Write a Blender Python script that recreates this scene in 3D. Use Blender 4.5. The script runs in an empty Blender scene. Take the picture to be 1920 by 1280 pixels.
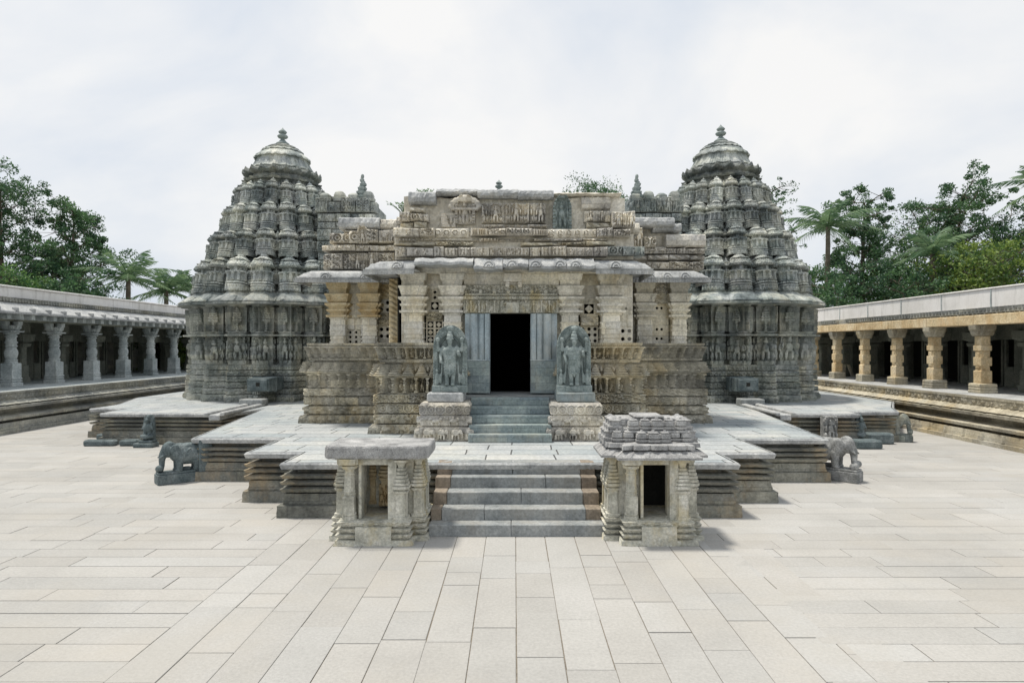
import bpy, bmesh, math, random
import numpy as np
from mathutils import Vector, Matrix
random.seed(11); rng = np.random.default_rng(5)
R = math.radians
S = bpy.context.scene
COL = S.collection

# ------------------------------------------------------------------ camera, sky, sun, exposure
cd = bpy.data.cameras.new('camera'); cam = bpy.data.objects.new('camera', cd); COL.objects.link(cam)
cd.sensor_width = 36; cd.lens = 22.5; cd.clip_start = 0.1; cd.clip_end = 3000
cd.shift_x = -4 / 1920; cd.shift_y = 10 / 1920
cam.location = (0, 0, 3.2); cam.rotation_euler = (R(90), 0, 0)
S.camera = cam
SUN_EL, SUN_AZ = 72, -66            # azimuth measured from +Y towards +X
W = bpy.data.worlds.new('World'); S.world = W; W.use_nodes = True
nt = W.node_tree; nt.nodes.clear()
def N(t, ty, **k):
    n = t.nodes.new(ty)
    for a, b in k.items():
        if a.startswith('i_'): n.inputs[a[2:].replace('_', ' ')].default_value = b
        else: setattr(n, a, b)
    return n
out = N(nt, 'ShaderNodeOutputWorld'); bg = N(nt, 'ShaderNodeBackground'); nt.links.new(bg.outputs[0], out.inputs[0])
sky = N(nt, 'ShaderNodeTexSky', sky_type='NISHITA', sun_disc=False, sun_elevation=R(SUN_EL), sun_rotation=R(SUN_AZ))
sky.dust_density = 3; sky.air_density = 1.0
tc = N(nt, 'ShaderNodeTexCoord'); mp = N(nt, 'ShaderNodeMapping'); mp.inputs['Scale'].default_value = (1, 1, 1.8)
n1 = N(nt, 'ShaderNodeTexNoise'); n1.inputs['Scale'].default_value = 1.7; n1.inputs['Detail'].default_value = 6; n1.inputs['Roughness'].default_value = .52
n1.inputs['Distortion'].default_value = .35
cr = N(nt, 'ShaderNodeValToRGB'); cr.color_ramp.elements[0].position = .33; cr.color_ramp.elements[1].position = .66
cr.color_ramp.elements[0].color = (6.1, 7.1, 8.5, 1); cr.color_ramp.elements[1].color = (10.3, 10.2, 10.0, 1)
mx = N(nt, 'ShaderNodeMixRGB'); mx.inputs[0].default_value = .90
nt.links.new(tc.outputs['Generated'], mp.inputs[0]); nt.links.new(mp.outputs[0], n1.inputs[0]); nt.links.new(n1.outputs[0], cr.inputs[0])
nt.links.new(sky.outputs[0], mx.inputs[1]); nt.links.new(cr.outputs[0], mx.inputs[2]); nt.links.new(mx.outputs[0], bg.inputs[0])
bg.inputs[1].default_value = 0.092
sd = bpy.data.lights.new('sun', 'SUN'); sd.energy = 3.5; sd.angle = R(7); sd.color = (1, .94, .84)
so = bpy.data.objects.new('sun', sd); COL.objects.link(so)
az, el_ = R(SUN_AZ), R(SUN_EL)
so.rotation_euler = Vector((math.sin(az) * math.cos(el_), math.cos(az) * math.cos(el_), math.sin(el_))).to_track_quat('Z', 'Y').to_euler()
S.view_settings.view_transform = 'Standard'; S.view_settings.look = 'None'
S.view_settings.exposure = 0.1; S.view_settings.gamma = 1.0
CY = S.cycles; CY.max_bounces = 6; CY.diffuse_bounces = 4

# ------------------------------------------------------------------ materials
def mat(name, cols, scale=1.2, bump=.4, fine=22, streak=0, vb=None, rough=.9, stain=None, stain_amt=.5, brick=None, island=0, spk=.3, orand=0):
    m = bpy.data.materials.new(name); m.use_nodes = True; t = m.node_tree; L = t.links.new
    b = t.nodes['Principled BSDF']; b.inputs['Roughness'].default_value = rough; b.inputs['Specular IOR Level'].default_value = .25
    g = N(t, 'ShaderNodeNewGeometry')
    n = N(t, 'ShaderNodeTexNoise'); n.inputs['Scale'].default_value = scale; n.inputs['Detail'].default_value = 9; n.inputs['Roughness'].default_value = .68
    L(g.outputs['Position'], n.inputs[0])
    r = N(t, 'ShaderNodeValToRGB'); e = r.color_ramp.elements
    k = len(cols)
    e[0].position = .3; e[0].color = (*cols[0], 1); e[1].position = .7; e[1].color = (*cols[-1], 1)
    for i in range(1, k - 1):
        x = e.new(.3 + .4 * i / (k - 1)); x.color = (*cols[i], 1)
    L(n.outputs[0], r.inputs[0]); c = r.outputs[0]
    f = N(t, 'ShaderNodeTexNoise'); f.inputs['Scale'].default_value = fine; f.inputs['Detail'].default_value = 6; f.inputs['Roughness'].default_value = .7
    L(g.outputs['Position'], f.inputs[0])
    fr = N(t, 'ShaderNodeMapRange'); fr.inputs[1].default_value = .3; fr.inputs[2].default_value = .7; fr.inputs[3].default_value = 1 - spk; fr.inputs[4].default_value = 1 + spk
    L(f.outputs[0], fr.inputs[0])
    mm = N(t, 'ShaderNodeMixRGB', blend_type='MULTIPLY'); mm.inputs[0].default_value = 1; L(c, mm.inputs[1]); L(fr.outputs[0], mm.inputs[2]); c = mm.outputs[0]
    def noise_mask(sc, lo, hi, zs=1.0, off=0.0):
        q = N(t, 'ShaderNodeMapping'); q.inputs['Scale'].default_value = (1, 1, zs); q.inputs['Location'].default_value = (off, off, off)
        L(g.outputs['Position'], q.inputs[0])
        w = N(t, 'ShaderNodeTexNoise'); w.inputs['Scale'].default_value = sc; w.inputs['Detail'].default_value = 7; w.inputs['Roughness'].default_value = .65
        L(q.outputs[0], w.inputs[0])
        a = N(t, 'ShaderNodeMapRange'); a.inputs[1].default_value = lo; a.inputs[2].default_value = hi; L(w.outputs[0], a.inputs[0]); return a.outputs[0]
    if stain:
        s = noise_mask(.9 * scale, .5, .64, .6, 7.3)
        a = N(t, 'ShaderNodeMath', operation='MULTIPLY'); a.inputs[1].default_value = stain_amt; L(s, a.inputs[0])
        x = N(t, 'ShaderNodeMixRGB'); L(a.outputs[0], x.inputs[0]); L(c, x.inputs[1]); x.inputs[2].default_value = (*stain, 1); c = x.outputs[0]
    if streak:
        s = noise_mask(5.0, .52, .72, .12, 3.1)
        a = N(t, 'ShaderNodeMath', operation='MULTIPLY'); a.inputs[1].default_value = streak; L(s, a.inputs[0])
        x = N(t, 'ShaderNodeMixRGB', blend_type='MULTIPLY'); L(a.outputs[0], x.inputs[0]); L(c, x.inputs[1]); x.inputs[2].default_value = (.32, .31, .28, 1); c = x.outputs[0]
    if island:
        a = N(t, 'ShaderNodeMapRange'); a.inputs[3].default_value = 1 - island; a.inputs[4].default_value = 1 + island; L(g.outputs['Random Per Island'], a.inputs[0])
        x = N(t, 'ShaderNodeMixRGB', blend_type='MULTIPLY'); x.inputs[0].default_value = 1; L(c, x.inputs[1]); L(a.outputs[0], x.inputs[2]); c = x.outputs[0]
        wn = N(t, 'ShaderNodeTexWhiteNoise', noise_dimensions='1D'); L(g.outputs['Random Per Island'], wn.inputs['W'])
        a2 = N(t, 'ShaderNodeMath', operation='MULTIPLY'); a2.inputs[1].default_value = .28; L(wn.outputs[0], a2.inputs[0])
        x = N(t, 'ShaderNodeMixRGB', blend_type='MULTIPLY'); L(a2.outputs[0], x.inputs[0]); L(c, x.inputs[1]); x.inputs[2].default_value = (1, .93, .85, 1); c = x.outputs[0]
    bh = f.outputs[0]
    if orand:
        oi = N(t, 'ShaderNodeObjectInfo'); a = N(t, 'ShaderNodeMapRange'); a.inputs[3].default_value = 1 - orand; a.inputs[4].default_value = 1 + orand; L(oi.outputs['Random'], a.inputs[0])
        x = N(t, 'ShaderNodeMixRGB', blend_type='MULTIPLY'); x.inputs[0].default_value = 1; L(c, x.inputs[1]); L(a.outputs[0], x.inputs[2]); c = x.outputs[0]
    if vb:      # masonry blocks of slightly different stone
        q = N(t, 'ShaderNodeSeparateXYZ'); L(g.outputs['Position'], q.inputs[0]); ad = N(t, 'ShaderNodeMath', operation='ADD'); L(q.outputs[0], ad.inputs[0]); L(q.outputs[1], ad.inputs[1])
        cb_ = N(t, 'ShaderNodeCombineXYZ'); L(ad.outputs[0], cb_.inputs[0]); L(q.outputs[2], cb_.inputs[1])
        bt = N(t, 'ShaderNodeTexBrick', offset=.41, squash=.75, squash_frequency=3); L(cb_.outputs[0], bt.inputs[0]); bt.inputs['Scale'].default_value = 1
        bt.inputs['Brick Width'].default_value = vb[0]; bt.inputs['Row Height'].default_value = vb[1]; bt.inputs['Mortar Size'].default_value = .004
        bt.inputs['Color1'].default_value = (1.12, 1.08, 1.0, 1); bt.inputs['Color2'].default_value = (vb[2], vb[2], vb[2] * 1.02, 1); bt.inputs['Mortar'].default_value = (.5, .5, .5, 1)
        x = N(t, 'ShaderNodeMixRGB', blend_type='MULTIPLY'); x.inputs[0].default_value = 1; L(c, x.inputs[1]); L(bt.outputs[0], x.inputs[2]); c = x.outputs[0]
    if brick:
        bw, bhh, ca, cb = brick
        q = N(t, 'ShaderNodeMapping'); L(g.outputs['Position'], q.inputs[0])
        dn = N(t, 'ShaderNodeTexNoise'); dn.inputs['Scale'].default_value = .9; L(g.outputs['Position'], dn.inputs[0])
        dv = N(t, 'ShaderNodeVectorMath', operation='SCALE'); dv.inputs['Scale'].default_value = .10; L(dn.outputs['Color'], dv.inputs[0])
        va = N(t, 'ShaderNodeVectorMath', operation='ADD'); L(q.outputs[0], va.inputs[0]); L(dv.outputs[0], va.inputs[1])
        bt = N(t, 'ShaderNodeTexBrick', offset=.37, squash=.7, squash_frequency=3); L(va.outputs[0], bt.inputs[0])
        bt.inputs['Scale'].default_value = 1; bt.inputs['Brick Width'].default_value = bw; bt.inputs['Row Height'].default_value = bhh
        bt.inputs['Mortar Size'].default_value = .016; bt.inputs['Color1'].default_value = (*ca, 1); bt.inputs['Color2'].default_value = (*cb, 1)
        bt.inputs['Mortar'].default_value = (.22, .22, .22, 1); bt.inputs['Bias'].default_value = -.1
        x = N(t, 'ShaderNodeMixRGB', blend_type='MULTIPLY'); x.inputs[0].default_value = 1; L(c, x.inputs[1]); L(bt.outputs[0], x.inputs[2]); c = x.outputs[0]
        mi = N(t, 'ShaderNodeMath', operation='SUBTRACT'); L(f.outputs[0], mi.inputs[0]); L(bt.outputs['Fac'], mi.inputs[1]); bh = mi.outputs[0]
    L(c, b.inputs['Base Color'])
    bu = N(t, 'ShaderNodeBump'); bu.inputs['Strength'].default_value = bump; bu.inputs['Distance'].default_value = .03
    L(bh, bu.inputs['Height']); L(bu.outputs[0], b.inputs['Normal'])
    return m
M = {}
M['tower'] = mat('blue_grey_schist', [(.08, .10, .10), (.25, .29, .29), (.50, .535, .52), (.76, .78, .75)], 1.0, .4, 18, .5, vb=(.7, .31, .68), stain=(.60, .58, .49), stain_amt=.35, spk=.3, orand=.22)
M['towerwall'] = mat('dark_schist', [(.10, .125, .12), (.34, .37, .35), (.62, .635, .60)], 1.1, .35, 18, .55, vb=(.8, .24, .7), stain=(.62, .56, .42), stain_amt=.35, spk=.28)
M['wall'] = mat('grey_brown_carved_schist', [(.19, .185, .155), (.52, .50, .42), (.84, .81, .71)], 1.4, .35, 22, .55, vb=(.9, .25, .66), stain=(.76, .60, .32), stain_amt=.35, spk=.25)
M['upper'] = mat('weathered_schist', [(.28, .27, .25), (.60, .58, .53), (.84, .82, .76)], 1.5, .5, 18, .5, vb=(.6, .3, .72), stain=(.86, .79, .65), stain_amt=.4, spk=.28)
M['slab'] = mat('lichened_slab', [(.24, .25, .255), (.41, .42, .42), (.58, .58, .56)], 1.8, .7, 18, .2, spk=.3)
M['plaster'] = mat('lime_plaster', [(.52, .48, .40), (.70, .66, .57), (.82, .79, .72)], 1.2, .35, 14, .35, stain=(.44, .40, .32), stain_amt=.5)
M['beige'] = mat('pale_soapstone', [(.46, .44, .37), (.72, .70, .62), (.86, .84, .78)], 1.5, .25, 18, .5, vb=(1.1, .32, .82), stain=(.64, .52, .30), stain_amt=.35)
M['ochre'] = mat('ochre_stained_soapstone', [(.40, .28, .14), (.60, .50, .32), (.70, .64, .50)], 1.5, .3, 18, .3, stain=(.62, .44, .20), stain_amt=.6)
M['blue'] = mat('polished_blue_stone', [(.19, .24, .265), (.36, .43, .46), (.50, .57, .59)], 1.4, .3, 24, .45, rough=.55, stain=(.60, .60, .54), stain_amt=.5)
M['statue'] = mat('dark_green_schist', [(.11, .14, .14), (.25, .295, .285), (.42, .46, .44)], 3.5, .3, 30, .35, rough=.65, spk=.35)
M['jstat'] = mat('teal_schist', [(.06, .08, .085), (.12, .15, .155), (.24, .27, .27)], 3, .4, 30, .3, rough=.7, spk=.45)
M['estat'] = mat('grey_schist', [(.12, .125, .12), (.26, .265, .26), (.46, .46, .445)], 4, .8, 30, .3, spk=.45)
M['plat'] = mat('platform_schist', [(.11, .115, .105), (.23, .235, .21), (.38, .375, .33)], 1.1, .5, 18, .4, vb=(1.2, .3, .75), stain=(.46, .33, .18), stain_amt=.45)
M['plattop'] = mat('platform_paving', [(.31, .33, .34), (.42, .435, .435), (.52, .51, .465)], .5, .35, 16, .15, spk=.2, brick=(1.35, .62, (1, 1, 1), (.76, .82, .85)))
M['step'] = mat('step_stone', [(.16, .175, .18), (.27, .285, .285), (.39, .40, .39)], 1.2, .3, 18, .3, stain=(.35, .31, .25), stain_amt=.3)
M['bstep'] = mat('blue_step_stone', [(.16, .21, .225), (.27, .33, .345), (.40, .46, .46)], 1.5, .3, 18, .3, vb=(.8, .19, .8), stain=(.42, .40, .33), stain_amt=.4)
M['pave'] = mat('granite_paving', [(.33, .325, .31), (.385, .38, .362), (.43, .424, .408)], .35, .3, 26, 0, island=.06, spk=.12, stain=(.395, .375, .335), stain_amt=.45)
M['joint'] = mat('joint_earth', [(.16, .14, .11), (.26, .23, .19)], 2, .3)
M['shrine'] = mat('shrine_soapstone', [(.26, .26, .22), (.50, .49, .42), (.70, .68, .61)], 2.4, .4, 22, .4, stain=(.54, .43, .19), stain_amt=.5, spk=.35)
M['shrinetop'] = mat('weathered_roof_stone', [(.20, .20, .20), (.38, .38, .375), (.56, .555, .54)], 3, .7, 55, .3, spk=.45)
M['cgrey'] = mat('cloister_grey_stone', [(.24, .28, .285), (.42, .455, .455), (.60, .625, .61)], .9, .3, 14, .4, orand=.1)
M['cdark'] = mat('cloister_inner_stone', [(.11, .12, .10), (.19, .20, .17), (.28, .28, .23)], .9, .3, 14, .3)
M['cbase'] = mat('cloister_base_stone', [(.16, .17, .165), (.32, .33, .31), (.46, .46, .42)], .8, .5, 14, .3, vb=(1.3, .25, .8), stain=(.42, .36, .24), stain_amt=.3)
M['rbase'] = mat('cloister_base_tan_stone', [(.26, .235, .18), (.44, .415, .34), (.58, .56, .48)], .8, .5, 14, .3, vb=(1.3, .25, .8), stain=(.54, .43, .24), stain_amt=.45)
M['rcol'] = mat('ochre_granite', [(.45, .32, .17), (.66, .53, .33), (.78, .68, .50)], 1.3, .4, 14, .35, stain=(.62, .40, .18), stain_amt=.5, orand=.12)
M['parapet'] = mat('pale_limewash', [(.66, .64, .61), (.81, .79, .77), (.87, .85, .84)], .5, .12, 24, .4, stain=(.60, .57, .52), stain_amt=.25, spk=.07)
M['dark'] = mat('painted_interior_shade', [(.02, .02, .018), (.035, .035, .03)], 1, .1)  # near-black colour puts the shade of interiors and openings into the surface
M['earth'] = mat('earth', [(.08, .09, .04), (.16, .15, .08), (.22, .19, .12)], .2, .3, 3)
M['brown'] = mat('brown_step_stone', [(.17, .14, .11), (.28, .235, .185), (.38, .33, .27)], 1.4, .3, 18, .3)
M['bark'] = mat('bark', [(.07, .06, .045), (.14, .12, .09), (.24, .21, .17)], 2, .5, 20)
def leafmat(name, a, b, trans=.35):
    m = bpy.data.materials.new(name); m.use_nodes = True; t = m.node_tree; L = t.links.new
    p = t.nodes['Principled BSDF']; p.inputs['Roughness'].default_value = .55
    g = N(t, 'ShaderNodeNewGeometry'); n = N(t, 'ShaderNodeTexNoise'); n.inputs['Scale'].default_value = .55; n.inputs['Detail'].default_value = 3
    L(g.outputs['Position'], n.inputs[0])
    ad = N(t, 'ShaderNodeMath', operation='ADD'); L(n.outputs[0], ad.inputs[0])
    sc = N(t, 'ShaderNodeMapRange'); sc.inputs[3].default_value = -.2; sc.inputs[4].default_value = .2; L(g.outputs['Random Per Island'], sc.inputs[0]); L(sc.outputs[0], ad.inputs[1])
    r = N(t, 'ShaderNodeValToRGB'); r.color_ramp.elements[0].position = .32; r.color_ramp.elements[1].position = .72
    r.color_ramp.elements[0].color = (*a, 1); r.color_ramp.elements[1].color = (*b, 1); L(ad.outputs[0], r.inputs[0]); L(r.outputs[0], p.inputs['Base Color'])
    tr = N(t, 'ShaderNodeBsdfTranslucent'); L(r.outputs[0], tr.inputs[0]); ms = N(t, 'ShaderNodeMixShader'); ms.inputs[0].default_value = trans
    L(p.outputs[0], ms.inputs[1]); L(tr.outputs[0], ms.inputs[2]); L(ms.outputs[0], t.nodes['Material Output'].inputs[0])
    return m
M['leafd'] = leafmat('dark_leaves', (.035, .09, .05), (.12, .23, .09))
M['leafm'] = leafmat('mid_leaves', (.05, .13, .05), (.20, .34, .09))
M['leafy'] = leafmat('yellow_leaves', (.06, .13, .035), (.27, .36, .07))
M['leafp'] = leafmat('palm_leaves', (.07, .15, .08), (.25, .36, .19))

# ------------------------------------------------------------------ mesh tools
class MB:
    def __init__(s): s.v = []; s.q = []; s.p = []; s.n = 0
    def add(s, v, quads=None, polys=None):
        v = np.asarray(v, dtype=np.float32).reshape(-1, 3)
        if quads is not None and len(quads): s.q.append(np.asarray(quads, dtype=np.int32).reshape(-1, 4) + s.n)
        if polys: s.p += [[i + s.n for i in f] for f in polys]
        s.v.append(v); s.n += len(v)
    def box(s, x0, x1, y0, y1, z0, z1, j=0.0):
        v = np.array([[x, y, z] for z in (z0, z1) for x, y in ((x0, y0), (x1, y0), (x1, y1), (x0, y1))], dtype=float)
        if j: v += rng.uniform(-j, j, v.shape)
        s.add(v, [(3, 2, 1, 0), (4, 5, 6, 7), (0, 1, 5, 4), (1, 2, 6, 5), (2, 3, 7, 6), (3, 0, 4, 7)])
    def grid(s, P, closed=False):
        m, n, _ = P.shape
        i = np.arange(m * n).reshape(m, n)
        if closed: i = np.concatenate([i, i[:, :1]], 1)
        s.add(P.reshape(-1, 3), np.stack([i[:-1, :-1], i[:-1, 1:], i[1:, 1:], i[1:, :-1]], -1).reshape(-1, 4))
    def loft(s, rings, cap=True):
        P = np.array(rings, dtype=float); n = P.shape[1]; b = s.n; s.grid(P, True)
        if cap:
            s.p.append([b + k for k in range(n)][::-1]); s.p.append([b + (len(rings) - 1) * n + k for k in range(n)])
    def lathe(s, prof, c=(0, 0, 0), n=20, f=None):
        th = np.linspace(0, 2 * math.pi, n, endpoint=False); rings = []
        for z, r in prof:
            rr = r * (f(th) if f else 1)
            rings.append(np.stack([c[0] + np.cos(th) * rr, c[1] + np.sin(th) * rr, np.full(n, c[2] + z)], -1))
        s.loft(rings)
    def sq(s, cx, cy, prof, red=0.0):          # square (or redented) pillar lofted up a profile of (z, half width)
        rings = []
        for z, h in prof:
            if red:
                a = h * (1 - red)
                pl = [(-a, -h), (a, -h), (a, -a), (h, -a), (h, a), (a, a), (a, h), (-a, h), (-a, a), (-h, a), (-h, -a), (-a, -a)]
            else: pl = [(-h, -h), (h, -h), (h, h), (-h, h)]
            rings.append([(cx + x, cy + y, z) for x, y in pl])
        s.loft(rings)
    def caps(s, a, b, ra, rb, n=10):
        a = Vector(a); b = Vector(b); d = (b - a); l = d.length or 1e-6; d /= l
        u = d.orthogonal().normalized(); w = d.cross(u); rings = []
        st = [(-.9, .44), (-.6, .8), (0, 1)]
        seq = [(a + d * ra * k, ra * f) for k, f in st] + [(b + d * rb * -k, rb * f) for k, f in st[::-1]]
        for c, r in seq:
            rings.append([tuple(c + (u * math.cos(t) + w * math.sin(t)) * r) for t in np.linspace(0, 2 * math.pi, n, endpoint=False)])
        s.loft(rings)
    def ell(s, c, r, n=14):
        rings = []
        for k in range(1, n // 2 + 1):
            ph = math.pi * k / (n // 2 + 1) - math.pi / 2
            rings.append([(c[0] + r[0] * math.cos(ph) * math.cos(t), c[1] + r[1] * math.cos(ph) * math.sin(t), c[2] + r[2] * math.sin(ph)) for t in np.linspace(0, 2 * math.pi, n, endpoint=False)])
        s.loft(rings)
    def tube(s, pts, rad, n=7):
        pts = [Vector(p) for p in pts]; rings = []; u = None
        for i, p in enumerate(pts):
            d = (pts[min(i + 1, len(pts) - 1)] - pts[max(i - 1, 0)]).normalized()
            if u is None: u = d.orthogonal().normalized()
            u = (u - d * u.dot(d)).normalized(); w = d.cross(u); r = rad[i]
            rings.append([tuple(p + (u * math.cos(t) + w * math.sin(t)) * r) for t in np.linspace(0, 2 * math.pi, n, endpoint=False)])
        s.loft(rings)
    def mesh(s, name, m, smooth=False):
        me = bpy.data.meshes.new(name); v = np.concatenate(s.v); q = np.concatenate(s.q) if s.q else np.zeros((0, 4), np.int32)
        lp = np.concatenate([q.ravel()] + [np.array(p, np.int32) for p in s.p]) if s.p else q.ravel()
        tot = np.concatenate([np.full(len(q), 4, np.int32), np.array([len(p) for p in s.p], np.int32)]).astype(np.int32)
        st = np.concatenate([[0], np.cumsum(tot)[:-1]]).astype(np.int32)
        me.vertices.add(len(v)); me.vertices.foreach_set('co', v.ravel())
        me.loops.add(len(lp)); me.loops.foreach_set('vertex_index', lp.astype(np.int32))
        me.polygons.add(len(tot)); me.polygons.foreach_set('loop_start', st); me.polygons.foreach_set('loop_total', tot)
        me.update(calc_edges=True); me.validate()
        me.polygons.foreach_set('use_smooth', np.full(len(me.polygons), smooth)); me.materials.append(m); return me
    def build(s, name, m, parent=None, bevel=0, smooth=False, remesh=0, loc=None, rz=0):
        me = s.mesh(name, m, smooth); o = bpy.data.objects.new(name, me); COL.objects.link(o)
        if remesh:
            md = o.modifiers.new('r', 'REMESH'); md.mode = 'VOXEL'; md.voxel_size = remesh
            ms = o.modifiers.new('s', 'SMOOTH'); ms.iterations = 3; ms.factor = .5
            dg = bpy.context.evaluated_depsgraph_get(); nm = bpy.data.meshes.new_from_object(o.evaluated_get(dg))
            o.modifiers.clear(); o.data = nm; nm.materials.clear(); nm.materials.append(m)
            nm.polygons.foreach_set('use_smooth', np.full(len(nm.polygons), True))
        if bevel:
            md = o.modifiers.new('b', 'BEVEL'); md.width = bevel; md.segments = 1; md.limit_method = 'ANGLE'; md.angle_limit = R(40)
        if parent: o.parent = parent
        if loc: o.location = loc
        if rz: o.rotation_euler.z = rz
        return o
def thing(name, label, cat, loc=(0, 0, 0), rz=0, group=None):
    o = bpy.data.objects.new(name, None); COL.objects.link(o); o.location = loc; o.rotation_euler.z = rz
    o.empty_display_size = .3; o['label'] = label; o['category'] = cat
    if group: o['group'] = group
    return o
def tag(o, label, cat, group=None):
    o['label'] = label; o['category'] = cat
    if group: o['group'] = group
    return o
def struct(o): o['kind'] = 'structure'; return o
def copy_tree(o, parent=None):
    c = o.copy(); COL.objects.link(c)
    if parent: c.parent = parent
    for ch in list(o.children): copy_tree(ch, c)
    return c

# path -> sampled points with mitred outward vectors; +X travel means outward = -Y
def sample(path, closed, du, useg=None):
    P = [Vector(p) for p in path]; n = len(P); m = n if closed else n - 1
    sn = []
    for i in range(m):
        d = (P[(i + 1) % n] - P[i]).normalized(); sn.append(Vector((d.y, -d.x)))
    mit = []
    for i in range(n):
        if closed: a, b = sn[i - 1], sn[i]
        else: a, b = sn[max(i - 1, 0)], sn[min(i, m - 1)]
        v = a + b; k = v.dot(b); mit.append(v / max(k, .35))
    pts, nor, U = [], [], []; u = 0
    for i in range(m):
        a, b = P[i], P[(i + 1) % n]; l = (b - a).length; k = max(1, round(l / du))
        for j in range(k):
            t = j / k; pts.append(a.lerp(b, t)); nor.append(mit[i].lerp(mit[(i + 1) % n], t)); U.append(u + (useg or l) * t)
        u += useg or l
    if not closed: pts.append(P[-1]); nor.append(mit[-1]); U.append(u)
    return np.array([tuple(p) for p in pts]), np.array([tuple(p) for p in nor]), np.array(U)
def ribbon(mb, path, closed, bands, du=.03, dz=.03, useg=None):
    P, Nn, U = sample(path, closed, du, useg); rows = []
    for bd in bands:
        z0, z1, o0, o1 = bd[:4]; pt = bd[4] if len(bd) > 4 else None; dep = bd[5] if len(bd) > 5 else .04
        k = max(2, int(math.ceil((z1 - z0) / dz)) + 1) if pt else 2
        for v in np.linspace(0, 1, k):
            H = pt(U, np.full_like(U, v), z1 - z0) if pt else np.zeros_like(U)
            off = o0 + (o1 - o0) * v + dep * np.clip(H * 1.5, 0, 1.15)
            rows.append(np.concatenate([P + Nn * off[:, None], np.full((len(U), 1), z0 + (z1 - z0) * v)], 1))
    mb.grid(np.array(rows), closed)
def relief(mb, x0, x1, y, z0, z1, pt, dep, res=.022, thick=.3, off=0.0, jit=0.0):   # block whose front carries a relief
    nu = max(2, int((x1 - x0) / res) + 1); nv = max(2, int((z1 - z0) / res) + 1)
    U, V = np.meshgrid(np.linspace(0, x1 - x0, nu), np.linspace(0, 1, nv))
    H = np.clip(pt(U + off, V, z1 - z0) * 1.7, 0, 1.2) * 1.35 if pt else np.zeros_like(U)
    j = rng.uniform(-jit, jit, 4)
    zz = z0 + (z1 - z0) * V + V * (j[0] * (1 - U / (x1 - x0)) + j[1] * U / (x1 - x0))
    b = .015
    edge = np.minimum(np.minimum(U, x1 - x0 - U), np.minimum(V, 1 - V) * (z1 - z0)); H = H * np.clip(edge / b, 0, 1)
    Y = y + j[2] - dep * H + np.clip(b - edge, 0, b) * .7
    mb.grid(np.stack([x0 + U, Y, zz], -1))
    # sides, top and back close the block
    f = np.stack([x0 + U, Y, zz], -1)
    ring = np.concatenate([f[0], f[1:, -1], f[-1, ::-1][1:], f[::-1, 0][1:-1]])
    bk = ring.copy(); bk[:, 1] = y + thick
    mb.grid(np.stack([bk, ring]), True)

# ------------------------------------------------------------------ carved patterns: height in 0..1 over (u metres, v 0..1, band height)
def hs(i, k=0.0):
    x = np.sin(i * 12.9898 + k * 78.233) * 43758.5453; return x - np.floor(x)
def el(x, y, cx, cy, rx, ry): return np.sqrt(np.clip(1 - ((x - cx) / rx) ** 2 - ((y - cy) / ry) ** 2, 0, 1))
def cell(u, v, h, p):
    i = np.floor(u / p); x = (u / p - i - .5) * p / h; return i, x
def nz(u, v, h, s=9): return .5 + .5 * np.sin(u * s * 5.1 + 3 * np.sin(v * h * s * 6 + u * s * 1.7)) * np.cos(v * h * s * 6.3 + 2 * np.sin(u * s * 3.3))
def p_fig(p, halo=True):
    def f(u, v, h):
        i, x = cell(u, v, h, p); s = (hs(i) - .5) * .12; x = x - s * (v - .3); k = 1 + .25 * (hs(i, 2) - .5); y = v / k
        H = np.maximum.reduce([el(x, y, -.075, .22, .06, .24), el(x, y, .085, .22, .06, .24), el(x, y, 0, .5, .12, .2), el(x, y, 0, .77, .085, .1) * .95,
            el(x, y, 0, .89, .06, .09) * .8, el(x, y, -.2, .5 + .1 * hs(i, 3), .05, .17) * .8, el(x, y, .2, .55, .05, .17) * .8, el(x, y, -.22, .2, .07, .14) * .6, el(x, y, .24, .2, .07, .14) * .6])
        if halo:
            r = np.sqrt((x / .34) ** 2 + ((v - .5) / .5) ** 2); a = np.clip(1 - np.abs(r - .96) / .1, 0, 1) * (v > .45) * .6; H = np.maximum(H, a * (.6 + .4 * np.sin(np.arctan2(v - .5, x) * 22)))
        w = p / h / 2; e = np.clip(1 - np.abs(np.abs(x) - w) / .05, 0, 1) * .5
        return np.maximum(H, e) + .08 * nz(u, v, h)
    return f
def p_ele(p):
    def f(u, v, h):
        i, x = cell(u, v, h, p); a = p / h * .5
        return np.maximum.reduce([el(x, v, -.1 * a, .6, .62 * a, .33), el(x, v, .62 * a, .62, .28 * a, .26), el(x, v, -.5 * a, .2, .15 * a, .3), el(x, v, -.15 * a, .2, .12 * a, .28), el(x, v, .3 * a, .2, .15 * a, .3), el(x, v, .85 * a, .35, .1 * a, .3), el(x, v, -.1 * a, .92, .2 * a, .15) * .7]) + .06 * nz(u, v, h)
    return f
def p_scroll(p):
    def f(u, v, h):
        i, x = cell(u, v, h, p); r = np.hypot(x * h / p * 2, (v - .5) * 2); return np.clip(.5 + .5 * np.cos(r * 2 * math.pi * 2 + (i % 2) * 1.2), 0, 1) * (r < 1.15) * .9 + .25 * nz(u, v, h, 14) * (r >= 1.05)
    return f
def p_beast(p):
    def f(u, v, h):
        i, x = cell(u, v, h, p); a = p / h * .5; k = hs(i)
        return np.maximum.reduce([el(x, v, 0, .52, .5 * a, .22), el(x, v, .55 * a, .72, .22 * a, .2), el(x, v, -.45 * a, .22, .1 * a, .26), el(x, v, .4 * a, .22, .1 * a, .26), el(x, v, -.7 * a, .7, .08 * a, .25) * .8, el(x, v, 0, .85, .13 * a, .2) * (k > .4)]) + .12 * nz(u, v, h, 11)
    return f
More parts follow.
